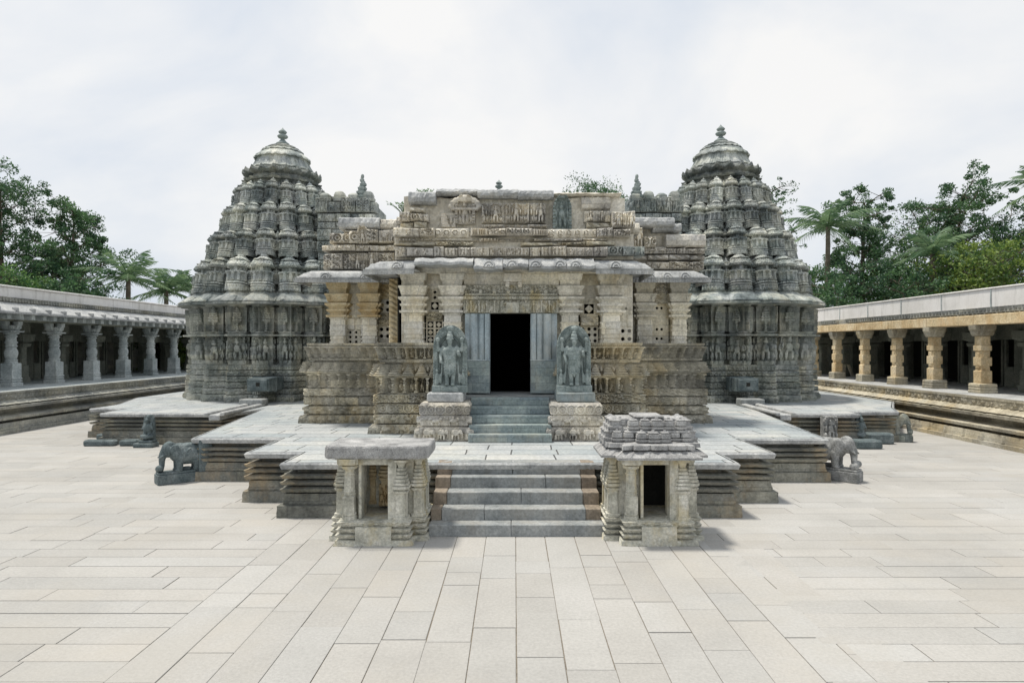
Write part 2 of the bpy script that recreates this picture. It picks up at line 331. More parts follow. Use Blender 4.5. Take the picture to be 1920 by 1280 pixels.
def p_pil(p):
    def f(u, v, h):
        i, x = cell(u, v, h, p); w = p / h / 2; d = w - np.abs(x)
        sh = w * .20 + w * .16 * (v > .84) + w * .16 * (v < .13) + w * .08 * (np.abs(v - .62) < .05)
        pil = (d < sh) * (.86 + .14 * (np.abs(np.sin(v * 25)) > .5))
        k = hs(i)
        fig = np.maximum.reduce([el(x, v, (k - .5) * .1, .42, w * .30, .24), el(x, v, 0, .72, w * .2, .12), el(x, v, -w * .2, .2, w * .16, .2), el(x, v, w * .2, .2, w * .16, .2), el(x, v, w * .42, .5, w * .1, .18) * (k > .3)]) * .75
        r = np.sqrt((x / (w * .62)) ** 2 + ((v - .42) / .5) ** 2); arch = (np.abs(r - .95) < .1) * .38
        top = (v > .93) * .9
        return np.maximum.reduce([pil, fig, arch, top]) / 1.5
    return f
def p_tur(p):
    def f(u, v, h):
        i, x = cell(u, v, h, p); a = p / h / 2; w = a * (.80 * np.sqrt(np.clip(1.0 - v * .96, 0, 1)) + .06 * (np.sin(v * 34) > 0))
        w = np.where(v < .2, a * .92, w)
        b = (np.abs(x) < w) * (.7 + .3 * np.cos(np.clip(x / np.maximum(w, .02), -1, 1) * 1.4)) * (.85 + .15 * (np.sin(v * 34) > 0))
        l = el(np.abs(x), v, a, .55, a * .3, .28) * .55
        return np.maximum(b, l) / 1.5
    return f
def p_den(p, duty=.55):
    return lambda u, v, h: ((u / p - np.floor(u / p)) < duty) * 1.0
def p_rib(p): return lambda u, v, h: np.abs(np.sin(u / p * math.pi)) ** .6
def p_leaf(s=9): return lambda u, v, h: nz(u, v, h, s)
def p_rough(s=5):
    def f(u, v, h): return .5 + .25 * np.sin(u * s * 3.1 + 1.3 * np.sin(u * s)) + .25 * np.sin(v * h * s * 9 + u * s * 5)
    return f
def p_med(p):       # round medallions
    def f(u, v, h):
        i, x = cell(u, v, h, p); r = np.hypot(x, v - .48); return np.maximum(np.clip(1 - np.abs(r - .36) / .07, 0, 1), (r < .22) * (.4 + .5 * nz(u, v, h, 20))) * .9
    return f
def p_towerpil(L):  # pilaster carrying a little tower, one per wall face
    def f(u, v, h):
        i = np.floor(u / L); x = (u / L - i - .5)
        w = np.where(v < .38, .10 + .03 * (v < .08) + .03 * (v > .32), np.where(v < .52, .30 - (v - .38) * .3, .27 * np.sqrt(np.clip(1.04 - v, 0, 1) / .52)))
        b = np.clip((w - np.abs(x)) / .03, 0, 1) * (.7 + .3 * (np.sin(v * 70) > -.2)) * (.85 + .15 * np.cos(x * 75))
        e = np.clip(1 - (.5 - np.abs(x)) / .08, 0, 1) * .55
        return np.maximum(b, e) + .1 * nz(u, v, h)
    return f
def rnd_pat():
    return random.choice([p_fig(.22, False), p_pil(.2), p_beast(.3), p_scroll(.24), p_leaf(9), p_fig(.3), p_tur(.25)])

# ------------------------------------------------------------------ ground
mb = MB(); mb.grid(np.array([[(-900, -60, -.03), (900, -60, -.03)], [(-900, 1500, -.03), (900, 1500, -.03)]], dtype=float))
struct(mb.build('ground', M['earth']))
mb = MB(); mb.grid(np.array([[(-26, -2, -.012), (25, -2, -.012)], [(-26, 62, -.012), (25, 62, -.012)]], dtype=float))
struct(mb.build('courtyard_bedding', M['joint']))
mb = MB()
def pslab(x0, x1, y0, y1):
    g = random.choice((.002, .004, .006, .008)); g2 = random.choice((.0015, .003, .005, .008)); z = random.uniform(-.002, .002)
    j = rng.uniform(-.002, .002, 4); c = .006
    o = [(x0 + g, y0 + g2), (x1 - g, y0 + g2), (x1 - g, y1 - g2), (x0 + g, y1 - g2)]
    t = [(x0 + g + c, y0 + g2 + c), (x1 - g - c, y0 + g2 + c), (x1 - g - c, y1 - g2 - c), (x0 + g + c, y1 - g2 - c)]
    v = [(x, y, -.014) for x, y in o] + [(x, y, z - .003) for x, y in o] + [(x, y, z + j[k] * .5) for k, (x, y) in enumerate(t)]
    mb.add(v, [(0, 1, 5, 4), (1, 2, 6, 5), (2, 3, 7, 6), (3, 0, 4, 7), (4, 5, 9, 8), (5, 6, 10, 9), (6, 7, 11, 10), (7, 4, 8, 11), (8, 9, 10, 11)])
XL, XR = -3.92, 3.97; ns = 16; w = (XR - XL) / ns
for i in range(ns):
    y = 2.0 + random.random()
    while y < 12.2:
        l = random.choice([.5, .7, .9, 1.1, 1.4, 1.7]) * random.uniform(.9, 1.1); pslab(XL + i * w, XL + (i + 1) * w, y, y + l); y += l
y = 2.0
while y < 58:
    d = random.uniform(.36, .46) if y < 30 else .6
    for a, b in ((-19.3, XL), (XR, 18.2)):
        x = a + random.uniform(-1, 0)
        while x < b - .2:
            l = random.choice([.8, 1.1, 1.4, 1.9, 2.3]) * random.uniform(.9, 1.1); e = min(x + l, b)
            if b - e < .35: e = b
            if not (y > 22.5 and -13 < (x + e) / 2 < 12): pslab(x, e, y, y + d)
            x = e
    y += d
struct(mb.build('paving', M['pave']))

# ------------------------------------------------------------------ temple platform
PL = [(-10, 42), (-13.5, 38), (-16.2, 33), (-16.2, 27.5), (-15.0, 24.2), (-15.0, 22.7), (-13.75, 22.6), (-13.6, 21.1), (-9.6, 21.0), (-8.8, 22.4), (-7.68, 15.3), (-5.53, 15.3), (-5.53, 13.25), (-4.37, 13.25), (-4.37, 12.05),
      (-1.45, 12.05), (1.52, 12.05), (4.2, 12.05), (4.2, 13.2), (5.35, 13.2), (5.35, 15.2), (7.42, 15.2), (8.35, 22.2), (8.95, 20.9), (11.2, 20.8), (11.35, 21.6), (12.95, 21.6), (13.6, 23), (15.1, 25.5), (15.1, 32), (12.5, 37), (9, 42)]
plat = thing('temple_platform', 'broad stepped star shaped stone platform with layered mouldings under the whole temple', 'platform')
ero = lambda u, v, h: .5 + .5 * np.sin(u * 3.1 + np.sin(u * 7.7) * 2) * np.sin(u * 11.3) - (hs(np.floor(u / .42)) > .86) * 1.0 * (np.sin(u * 41) > -.3)
mb = MB()
ribbon(mb, PL, True, [(0, .22, .07, .06, p_rough(), .012), (.222, .24, -.02, -.02), (.24, .43, -.02, -.05, p_rough(), .02), (.432, .46, -.2, -.2),
    (.462, .53, -.02, .02, ero, .03), (.532, .56, .0, -.1), (.562, .59, -.2, -.2), (.592, .655, -.03, .015, ero, .035), (.657, .685, .0, -.1), (.687, .715, -.2, -.2),
    (.717, .775, -.03, .01, ero, .035), (.777, .80, 0, -.1), (.802, .865, -.22, -.22), (.867, .895, -.1, -.02)], .07, .05)
mb.build('moulded_side', M['plat'], plat)
mb = MB(); ribbon(mb, PL, True, [(.89, .895, -.25, -.01), (.897, .985, 0, .03, ero, .018), (.987, 1.018, .03, .005, ero, .012), (1.02, 1.02, -.02, -.05)], .07, .05)
mb.build('edge_slab', M['slab'], plat)
top = [(x, y, 1.02) for x, y in PL]; mb = MB(); mb.add(top, None, [list(range(len(top)))])
o = mb.build('paved_top', M['plattop'], plat)
bm = bmesh.new(); bm.from_mesh(o.data); bmesh.ops.triangulate(bm, faces=bm.faces); bm.to_mesh(o.data); bm.free()

# front stairs
st = thing('front_stairs', 'wide flight of five grey stone steps up to the platform between two small shrines', 'stairs')
X0, X1 = -1.45, 1.52; ys = [10.8, 11.1, 11.42, 11.76, 12.04]; zs = [.198, .395, .61, .81, 1.0]
for i in range(5):
    y0 = ys[i]; y1 = ys[i + 1] if i < 4 else 12.30; z0 = zs[i - 1] if i else 0
    cuts = [X0, X0 + random.uniform(.18, .3), random.uniform(-.7, .6), X1 - random.uniform(.25, .35), X1] if i else [X0, -.05, X1 + .02]
    mb = MB()
    if 0 < i < 5:
        for a, b in ((cuts[0], cuts[1]), (cuts[-2], cuts[-1])):
            me_ = MB(); me_.box(a + .003, b - .003, y0 + .004, y1 + .05, z0 - .02, zs[i] + (.022 if i == 4 else -.002), .004); me_.build('step_end', M['brown'], st, bevel=.012)
        cuts = cuts[1:-1]
    for a, b in zip(cuts[:-1], cuts[1:]): mb.box(a + .003, b - .003, y0, y1 + .05, z0 - .02 if i else -.01, zs[i] + (.024 if i == 4 else 0), .004)
    mb.build('step', M['step'], st, bevel=.012)

# ------------------------------------------------------------------ shrine towers
NL = 20
def star(Rt, rot=0.0, inset=None, trunc=0.0):
    pts = []; rv = Rt * (1 - .115) if inset is None else Rt - inset
    for k in range(NL):
        a = rot + k * 2 * math.pi / NL; h = math.pi / NL
        if trunc: pts += [(math.cos(a - trunc) * Rt, math.sin(a - trunc) * Rt), (math.cos(a + trunc) * Rt, math.sin(a + trunc) * Rt)]
        else: pts.append((math.cos(a) * Rt, math.sin(a) * Rt))
        pts.append((math.cos(a + h) * rv, math.sin(a + h) * rv))
    return pts
def turret_mesh(seed):          # miniature shrine, unit width, z 0..1, facing +X
    r_ = np.random.default_rng(seed); th = np.linspace(-R(118), R(118), 65); prof = []
    def add(z0, z1, r0, r1, k, kind=None):
        for v in np.linspace(0, 1, k): prof.append((z0 + (z1 - z0) * v, r0 + (r1 - r0) * v, kind, v))
    add(0, .13, .50, .50, 6, 'fig'); add(.13, .155, .55, .55, 2); add(.157, .18, .34, .34, 2)
    add(.182, .225, .51, .51, 3, 'den'); add(.227, .245, .40, .40, 2); add(.247, .44, .44, .43, 10, 'pil'); add(.44, .475, .55, .56, 2, 'den'); add(.477, .50, .34, .26, 2)
    add(.50, .595, .25, .25, 4, 'post'); add(.597, .63, .48, .53, 3, 'den'); add(.63, .735, .50, .40, 6, 'leaf'); add(.737, .76, .25, .25, 2)
    add(.762, .795, .37, .39, 3, 'leaf'); add(.80, .86, .36, .22, 4, 'rib'); add(.862, .88, .11, .11, 2); add(.88, .92, .19, .19, 3); add(.925, .96, .12, .07, 3); add(.96, 1.0, .06, .012, 3)
    rows = []
    for z, r, kind, v in prof:
        sq_ = (np.abs(np.cos(th)) ** 3.2 + np.abs(np.sin(th)) ** 3.2) ** (-1 / 3.2)
        sq_ = sq_ if z < .79 else np.ones_like(th)
        H = np.zeros_like(th); u = th * .5 + seed
        if kind == 'fig': H = p_beast(.16)(u, np.full_like(u, v), .13) * .06
        if kind == 'pil': H = (np.cos(th * 11) > .1) * .10 + (np.abs(th) < .35) * p_fig(.3, False)(th * .5 + 10.05, np.full_like(u, v), .3) * .05 + (v > .85) * .03
        if kind == 'post': H = (np.cos(th * 5) > .35) * .12
        if kind == 'den': H = (np.sin(th * 26) > 0) * .03
        if kind == 'leaf': H = (np.cos(th * 2.0) > .9) * .05 + (np.abs(np.abs(th) - .9) < .22) * .05 + nz(u, np.full_like(u, z), .8, 11) * .05
        if kind == 'rib': H = np.abs(np.sin(th * 7)) * .03
        rr = (r + H) * sq_ * (1 + r_.uniform(-.012, .012))
        rows.append(np.stack([np.cos(th) * rr, np.sin(th) * rr, np.full_like(th, z)], -1))
    m = MB(); m.grid(np.array(rows)); return m.mesh('turret', M['tower'])
TM = [turret_mesh(s) for s in (1, 2, 3)]
KAL = [(0, .34), (.06, .30), (.12, .20), (.2, .12), (.24, .085), (.27, .09), (.30, .15), (.36, .185), (.42, .15), (.45, .08), (.47, .075), (.5, .12), (.55, .145), (.60, .11), (.66, .055), (.71, .02), (.75, .004)]
def make_tower(cx, cy, label, name, rot0, snout=None):
    T = thing(name, label, 'temple tower', (cx, cy, 0)); L = None
    sp = star(3.77, rot0, .54); a = Vector(sp[0]); b = Vector(sp[1]); L = (b - a).length
    # u of each wall face is a whole multiple of L, so panels sit on the faces
    mb = MB(); ribbon(mb, sp, True, [(1.02, 1.30, .14, .12, p_ele(L / 2), .05), (1.302, 1.33, -.05, -.05), (1.332, 1.55, .10, .09, p_beast(L / 2), .045), (1.552, 1.585, -.05, -.05),
        (1.587, 1.79, .08, .08, p_scroll(L / 4), .04), (1.792, 1.825, -.06, -.06), (1.827, 2.03, .06, .06, p_leaf(9), .035), (2.032, 2.065, -.07, -.07), (2.067, 2.25, .06, .05, p_beast(L / 3), .04), (2.252, 2.28, -.07, -.07), (2.282, 2.46, .05, .04, p_fig(L / 4, False), .04), (2.462, 2.50, .0, .0), (2.502, 2.502, 0, -1.3)], .036, .03)
    mb.build('moulded_base', M['towerwall'], T)
    lob = []
    for k in range(NL):
        a = rot0 + k * 2 * math.pi / NL; lob += [(math.cos(a + R(d)) * q, math.sin(a + R(d)) * q) for d, q in ((-6.7, 2.85), (-5.9, 3.33), (0, 3.72), (5.9, 3.33), (6.7, 2.85))]
    L = .5
    mb = MB(); ribbon(mb, lob, True, [(2.505, 2.56, .06, .06), (2.562, 2.66, .02, .02, p_den(.2, .8), .04), (2.66, 3.60, -.06, -.06, p_fig(L), .17), (3.602, 3.63, .06, .14), (3.632, 3.70, .17, .15, p_leaf(12), .03), (3.702, 3.75, .08, .06), (3.752, 3.80, .10, .09)], .03, .026, L)
    mb.build('figure_wall', M['towerwall'], T)
    mb = MB(); ribbon(mb, lob, True, [(3.802, 4.78, -.07, -.05, p_towerpil(L), .20), (4.782, 4.86, .04, .08), (4.862, 4.95, .1, .12)], .03, .026, L)
    mb.build('pilaster_wall', M['towerwall'], T)
    e = star(3.76, rot0, .34, R(3.4)); mb = MB()
    ribbon(mb, e, True, [(4.86, 4.86, -1.2, .0), (4.86, 4.88, .0, .34), (4.882, 4.95, .42, .44, p_den(.09, .6), .02), (4.952, 5.0, .40, .43), (5.0, 5.06, .40, .36, p_den(.45, .25), .05), (5.062, 5.22, .34, .14, p_den(.45, .3), .05), (5.222, 5.36, .12, -.06), (5.362, 5.42, -.08, -.12, p_leaf(8), .04), (5.43, 5.45, .0, -.3)], .05, .05)
    mb.build('eave', M['tower'], T)
    tiers = [(5.36, 7.05, 3.20, .97), (6.84, 8.24, 2.72, .83), (8.0, 9.44, 2.28, .70), (9.2, 10.38, 1.86, .575)]
    core = MB(); cb = []
    for i, (z0, z1, rt, wd) in enumerate(tiers):
        nr = tiers[i + 1][2] if i < 3 else 1.6; zt = tiers[i + 1][0] if i < 3 else 10.2
        off = rt - .06 - 3.84
        cb += [(z0, z0 + .25, off, off, p_beast(.3), .05), (z0 + .252, z0 + .30, off - .06, off - .06), (z0 + .302, z0 + .8, off - .02, off - .05, p_fig(.30), .09), (z0 + .802, z0 + .86, off + .04, off), (z0 + .862, zt, off - .06, nr - 3.84 + .0, p_tur(.4), .10)]
    P20 = star(3.84, rot0, .34)
    # the core narrows as it rises: scale rather than offset, so the star keeps its shape
    rows = []
    Pp, Nn, U = sample(P20, True, .05)
    for z0, z1, o0, o1, *r in cb:
        pt, dep = (r[0], r[1]) if r else (None, 0); k = max(2, int((z1 - z0) / .045) + 1) if pt else 2
        for v in np.linspace(0, 1, k):
            H = pt(U, np.full_like(U, v), z1 - z0) * dep if pt else np.zeros_like(U); s = (3.84 + o0 + (o1 - o0) * v + H) / 3.84
            rows.append(np.concatenate([Pp * s[:, None], np.full((len(U), 1), z0 + (z1 - z0) * v)], 1))
    core.grid(np.array(rows), True); core.build('tower_core', M['tower'], T)
    for i, (z0, z1, rt, wd) in enumerate(tiers):
        tr = bpy.data.objects.new('tower_tier', None); COL.objects.link(tr); tr.parent = T; tr.location = (0, 0, z0); tr.empty_display_size = .2
        for k in range(NL):
            a = rot0 + k * 2 * math.pi / NL; d = (a + math.pi / 2 + math.pi) % (2 * math.pi) - math.pi
            if abs(d) > R(125): continue
            o = bpy.data.objects.new('turret', TM[(k + i) % 3]); COL.objects.link(o); o.parent = tr
            dz = random.uniform(-.02, .02)
            o.location = (math.cos(a) * rt, math.sin(a) * rt, dz); o.rotation_euler = (random.uniform(-.02, .02), -.13 + random.uniform(-.02, .02), a + random.uniform(-.04, .04)); q = random.uniform(.96, 1.04); o.scale = (wd * .97 * q, wd * .82 * q, (z1 - z0) * random.uniform(.97, 1.03))
        for k in range(NL):
            a = rot0 + (k + .5) * 2 * math.pi / NL; d = (a + math.pi / 2 + math.pi) % (2 * math.pi) - math.pi
            if abs(d) > R(105): continue
            o = bpy.data.objects.new('niche_turret', TM[(k * 2 + i) % 3]); COL.objects.link(o); o.parent = tr
            o.location = (math.cos(a) * rt * .93, math.sin(a) * rt * .93, .20 * (z1 - z0)); o.rotation_euler = (0, -.12, a); o.scale = (wd * .55, wd * .30, (z1 - z0) * .66)
    # crown: neck, upturned lobed disc, ribbed dome, finial
    def rr(amp, n=NL, ph=0.0): return lambda t: 1 + amp * np.abs(np.cos((t - rot0 + ph) * n / 2)) ** .8 - amp
    mb = MB(); P = []
    th = np.linspace(0, 2 * math.pi, 200, endpoint=False)
    def row(z, r, amp, up=0.0, rib=0.0):
        lob = np.abs(np.cos((th - rot0) * NL / 2)); k = r * (.83 if z < 10.95 else .80) * (1 - amp + amp * lob ** .7) + rib * np.abs(np.sin(th * 40)); P.append(np.stack([np.cos(th) * k, np.sin(th) * k, z + up * lob ** 6], -1))
    for z, r, amp, up, rib in [(10.1, 1.95, .1, 0, .02), (10.25, 2.0, .1, 0, .03), (10.3, 1.8, .1, 0, 0), (10.40, 1.8, .1, 0, .03), (10.42, 2.0, .08, 0, 0), (10.5, 2.08, .08, .03, 0), (10.52, 1.85, .06, 0, 0), (10.68, 1.72, .06, 0, .05), (10.74, 1.95, .06, .05, 0), (10.80, 2.06, .09, .10, 0), (10.88, 2.0, .09, .16, 0), (10.91, 1.88, .06, .05, .02), (11.0, 1.70, .05, 0, .02)]:
        row(z, r, amp, up, rib)
    mb.grid(np.array(P), True); mb.build('lobed_disc', M['tower'], T); P.clear()
    for z, r, amp, up, rib in [(10.98, 1.62, .05, 0, .02), (11.06, 1.72, .05, .02, .03), (11.12, 1.66, .05, 0, .03), (11.3, 1.50, .06, 0, .04), (11.5, 1.38, .06, 0, .04), (11.56, 1.36, .06, 0, .02), (11.57, 1.52, .06, .03, .02), (11.64, 1.48, .06, .03, .02), (11.76, 1.30, .05, 0, .03), (11.88, 1.12, .05, 0, .03), (11.9, 1.0, .04, 0, .02), (11.91, 1.14, .05, .03, .02), (11.97, 1.08, .05, .02, .03), (12.06, .88, .05, 0, .04), (12.07, .95, .05, 0, .03), (12.15, .72, .05, 0, .03), (12.17, .76, .04, 0, .02), (12.24, .52, .03, 0, .02), (12.32, .30, 0, 0, 0), (12.34, .02, 0, 0, 0)]:
        row(z, r, amp, up, rib)
    mb.grid(np.array(P), True); mb.build('ribbed_dome', M['tower'], T)
    mb = MB(); mb.lathe([(z * 1.05, r * (.95 if z < .25 else 1.3)) for z, r in KAL], (0, 0, 12.30), 20); mb.build('finial', M['statue'], T, smooth=True)
    return T
ML, MR = (-10.45, 28.9), (9.2, 28.5)
r1 = -math.pi / 2 + R(6.5); r2 = -math.pi / 2 - R(5)
TL = make_tower(*ML, 'tall stellate carved tower on the left with ribbed dome, beside the left cloister', 'shrine_tower', r1)
TR = make_tower(*MR, 'tall stellate carved tower on the right with ribbed dome, beside the ochre cloister', 'shrine_tower', r2)
TB = copy_tree(TL); TB.location = (-.9, 37.9, 0)
TB['label'] = 'rear tower hidden behind the hall, only its small dark finial peeking over the roof'
for t in (TL, TR, TB): t['group'] = 'three domed shrine towers of the temple'
# tower noses (vestibule roofs)
def nose(x0, x1, side, label):
    T = thing('tower_vestibule', label, 'vestibule roof'); mb = MB(); y = 26.4
    mb.box(x0, x1, y + .1, 31, 4.5, 8.7); mb.box(x0 + (0 if side > 0 else .35), x1 - (.35 if side > 0 else 0), y + .25, 30.5, 8.7, 9.45)
    mb.build('core_masonry', M['tower'], T)
    mb = MB(); z = 5.4
    for h in (.45, .4, .5, .35, .45, .5, .3, .35):
        x = x0
        while x < x1 - .1:
            wd = min(random.uniform(.35, .8), x1 - x); relief(mb, x, x + wd - .02, y + random.uniform(-.12, .05), z + .02, z + h - .02, rnd_pat(), .06, .035, .4, random.random() * 5); x += wd
        z += h
    mb.build('carved_facing', M['tower'], T)
    mb = MB(); x = x0 - .1
    while x < x1 + .05:
        wd = random.uniform(.4, .7); relief(mb, x, min(x + wd, x1 + .1) - .02, y - .05, 8.74, 9.2 + random.uniform(-.05, .2), rnd_pat(), .07, .035, .5); x += wd
    for k in range(4):
        xx = x0 + (x1 - x0) * (k + .5) / 4; mb.sq(xx, y + .15, [(9.2, .24), (9.34, .26), (9.345, .2), (9.45, .22), (9.5 + .08 * (k % 2), .17), (9.55 + .08 * (k % 2), .1)], .25)
    mb.build('coping_row', M['tower'], T)
    mb = MB(); px = x1 - .55 if side > 0 else x0 + .35
    for q in range(6): s = 1 - q / 7; mb.sq(px + .03 * math.sin(q * 2), y + .2, [(9.2 + q * .17, .27 * s), (9.29 + q * .17, .30 * s), (9.31 + q * .17, .2 * s), (9.38 + q * .17, .18 * s)], .3)
    mb.ell((px, y + .2, 10.27), (.07, .07, .1)); mb.build('pinnacle', M['statue'], T)
nose(-8.1, -5.75, 1, 'carved stone vestibule roof with a spiky pinnacle joined to the left tower')
nose(4.75, 6.9, -1, 'carved stone vestibule roof with a broken upright joined to the right tower')

# ------------------------------------------------------------------ hall
H = thing('temple_hall', 'low pillared stone temple hall with dark doorway and carved parapets between the towers', 'temple hall')
LP = [(-5.95, 27), (-5.95, 18.45), (-3.45, 18.45), (-3.45, 16.2), (-1.3, 16.2), (-1.3, 16.7)]
RP = [(1.16, 16.7), (1.16, 16.2), (3.22, 16.2), (3.22, 18.45), (5.46, 18.45), (5.46, 27)]
for pth in (LP, RP):
    mb = MB(); ribbon(mb, pth, False, [(1.02, 1.24, .12, .08, p_ele(.30), .09), (1.242, 1.272, -.12, -.12), (1.274, 1.50, .03, .03, p_beast(.34), .08), (1.502, 1.532, -.13, -.13), (1.534, 1.76, .03, .03, p_scroll(.2), .055), (1.762, 1.792, -.13, -.13), (1.794, 2.0, .02, .01, p_leaf(10), .08), (2.002, 2.03, -.05, -.05)], .022, .02)
    mb.build('frieze_base', M['wall'], H)
    mb = MB(); ribbon(mb, pth, False, [(2.032, 2.44, -.21, -.20, p_pil(.28), .27), (2.442, 2.47, .05, .12), (2.472, 2.76, -.05, -.14, p_tur(.31), .26), (2.762, 2.80, -.15, -.15), (2.802, 2.87, -.06, -.03, p_leaf(14), .02), (2.872, 2.89, -.08, -.08)], .02, .02)
    mb.build('niche_band', M['wall'], H)
    mb = MB(); ribbon(mb, pth, False, [(2.892, 3.20, -.18, -.08, p_pil(.23), .18), (3.202, 3.22, -.03, -.02), (3.222, 3.30, .0, .02, p_den(.05, .6), .012), (3.302, 3.302, .0, -.55)], .02, .02)
    mb.build('seat_back', M['wall'], H)
# hollow hall body: walls, floor, ceiling
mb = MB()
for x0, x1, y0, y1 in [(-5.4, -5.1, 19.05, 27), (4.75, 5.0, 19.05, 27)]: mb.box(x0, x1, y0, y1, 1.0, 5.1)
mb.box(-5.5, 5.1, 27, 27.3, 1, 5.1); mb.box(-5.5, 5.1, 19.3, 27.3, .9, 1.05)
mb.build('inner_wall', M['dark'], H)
mb = MB(); mb.box(-5.35, -3.0, 19.0, 27.2, 5.06, 5.5); mb.box(2.8, 4.95, 19.0, 27.2, 5.06, 5.5); mb.box(-3.0, 2.8, 16.75, 27.2, 5.06, 5.5)
mb.build('roof_slab', M['slab'], H)
# near-black sheets added behind the lattices as painted interior shade, clear of the doorway
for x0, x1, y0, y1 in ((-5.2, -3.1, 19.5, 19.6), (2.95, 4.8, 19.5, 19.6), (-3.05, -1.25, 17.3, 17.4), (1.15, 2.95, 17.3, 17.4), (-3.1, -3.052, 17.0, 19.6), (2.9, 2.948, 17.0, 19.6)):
    mb = MB(); mb.box(x0, x1, y0, y1, 1, 5.05); mb.build('lattice_shade_sheet', M['dark'], H)
# pillars
def pillar(cx, cy, w, m, parent=H):
    h = w / 2; p = [(3.28, h * 1.08), (3.36, h * 1.08), (3.362, h * .96), (3.42, h * .96), (3.422, h * 1.04), (3.46, h * 1.04), (3.462, h), (3.66, h * .97), (3.664, h * 1.1), (3.70, h * 1.1), (3.704, h), (3.80, h), (3.804, h * 1.08), (3.84, h * 1.08), (3.844, h * .96), (3.95, h * .9), (4.02, h), (4.024, h * 1.12), (4.07, h * 1.12)]
    o = bpy.data.objects.new('pillar', None)
    mb = MB(); mb.sq(cx, cy, p, .22); mb.sq(cx, cy - .012, [(3.5, h * .55), (3.52, h * .99), (4.0, h * .93), (4.02, h * .55)]); s = mb.build('pillar_shaft', M['beige'], parent, bevel=.006)
    mb = MB(); mb.sq(cx, cy, [(4.072, h * 1.45), (4.13, h * 1.5), (4.135, h * 1.05), (4.19, h * 1.05), (4.20, h * 1.1), (4.24, h * 1.3), (4.245, h * 1.38), (4.30, h * 1.45), (4.305, h * 1.15), (4.36, h * 1.2), (4.42, h * 1.55), (4.425, h * 1.6), (4.48, h * 1.6)], .2)
    mb.sq(cx, cy, [(4.482, h * 1.1), (4.50, h * 1.1), (4.52, h * 1.25), (4.70, h * 1.45), (4.705, h * 1.55), (4.76, h * 1.55)])
    mb.sq(cx, cy, [(4.762, h * 1.08), (4.90, h * 1.14), (4.905, h * 1.28), (5.08, h * 1.42)])
    for sx in (-1, 1): mb.box(cx + sx * h * 1.05 - .05, cx + sx * h * 1.05 + .05, cy - h * 1.5, cy - h * 1.2, 4.58, 4.68)
    c = mb.build('pillar_capital', m, s, bevel=.006)
    return s
Yo, Yi = 18.98, 16.62
for x, y, w_, m in [(-5.17, Yo, .46, 'ochre'), (-4.25, Yo, .46, 'ochre'), (-2.58, Yi, .48, 'beige'), (-1.58, Yi, .46, 'beige'), (1.43, Yi, .46, 'beige'), (2.48, Yi, .50, 'beige'), (3.83, Yo, .44, 'beige'), (4.85, Yo, .44, 'beige')]:
    pillar(x, y, w_, M[m])
for x, y, w_ in [(-5.17, 21.4, .46), (-5.17, 23.8, .46), (4.85, 21.4, .46), (4.85, 23.8, .46)]: pillar(x, y, w_, M['beige'])
# pierced stone screens
def lattice(x0, x1, y, rows, z0, z1, th=.09):
    mb = MB(); nr = len(rows); nc = len(rows[0]); cw = (x1 - x0) / nc; ch = (z1 - z0) / nr
    for r in range(nr):
        for c in range(nc):
            k = rows[nr - 1 - r][c]; a = x0 + c * cw; b = z0 + r * ch; cx, cz = a + cw / 2, b + ch / 2
            if k == '.': mb.box(a, a + cw, y, y + th, b, b + ch); continue
            s = min(cw, ch) / 2
            def ringhole(poly, outer):
                n = len(poly); v = [(p[0], y, p[1]) for p in outer] + [(p[0], y, p[1]) for p in poly] + [(p[0], y + th, p[1]) for p in poly]
                mb.add(v, [(i, (i + 1) % n, n + (i + 1) % n, n + i) for i in range(n)] + [(n + i, n + (i + 1) % n, 2 * n + (i + 1) % n, 2 * n + i) for i in range(n)])
            out8 = [(a, b), (cx, b), (a + cw, b), (a + cw, cz), (a + cw, b + ch), (cx, b + ch), (a, b + ch), (a, cz)]
            if k == 'o': ringhole([(cx + s * .62 * math.cos(R(225 + 45 * i)), cz + s * .62 * math.sin(R(225 + 45 * i))) for i in range(8)], out8)
            if k == 'd': ringhole([(cx - s * .35, cz - s * .35), (cx, cz - s * .75), (cx + s * .35, cz - s * .35), (cx + s * .75, cz), (cx + s * .35, cz + s * .35), (cx, cz + s * .75), (cx - s * .35, cz + s * .35), (cx - s * .75, cz)], out8)
            if k == 'x':
                q = s * .8; ringhole([(cx - q, cz - q), (cx, cz - q), (cx + q, cz - q), (cx + q, cz), (cx + q, cz + q), (cx, cz + q), (cx - q, cz + q), (cx - q, cz)], out8)
                q *= .86; v = [(cx + q * dx, yy, cz + q * dz) for yy in (y - .01, y + th) for dx, dz in ((0, -1), (1, 0), (0, 1), (-1, 0))]
                mb.add(v, [(0, 1, 2, 3), (0, 4, 5, 1), (1, 5, 6, 2), (2, 6, 7, 3), (3, 7, 4, 0)])
    mb.build('pierced_screen', M['beige'], H)
def panel(x0, x1, y, z0, z1, pt=None, m='beige', d=.05, th=.09, nm='wall_panel', res=.02):
    mb = MB(); relief(mb, x0, x1, y, z0, z1, pt, d, res, th); mb.build(nm, M[m], H)
ob, ib = Yo + .08, Yi + .12
lattice(-4.97, -4.45, ob, ['ooo', 'ooo', 'ooo'], 3.28, 3.70); panel(-4.97, -4.45, ob - .02, 3.70, 4.05, p_den(.3, .8), 'beige', .04); panel(-4.97, -4.45, ob, 4.05, 5.08)
lattice(-4.05, -3.1, ob, ['ooooo', 'ooooo'], 3.42, 3.82); panel(-4.05, -3.1, ob, 3.28, 3.42); panel(-4.05, -3.1, ob - .04, 3.82, 4.2, p_leaf(8), 'wall', .05); lattice(-4.05, -3.1, ob, ['.ooo.', 'ooooo'], 4.2, 4.62); panel(-4.05, -3.1, ob, 4.62, 5.08, p_rough(), 'ochre', .03)
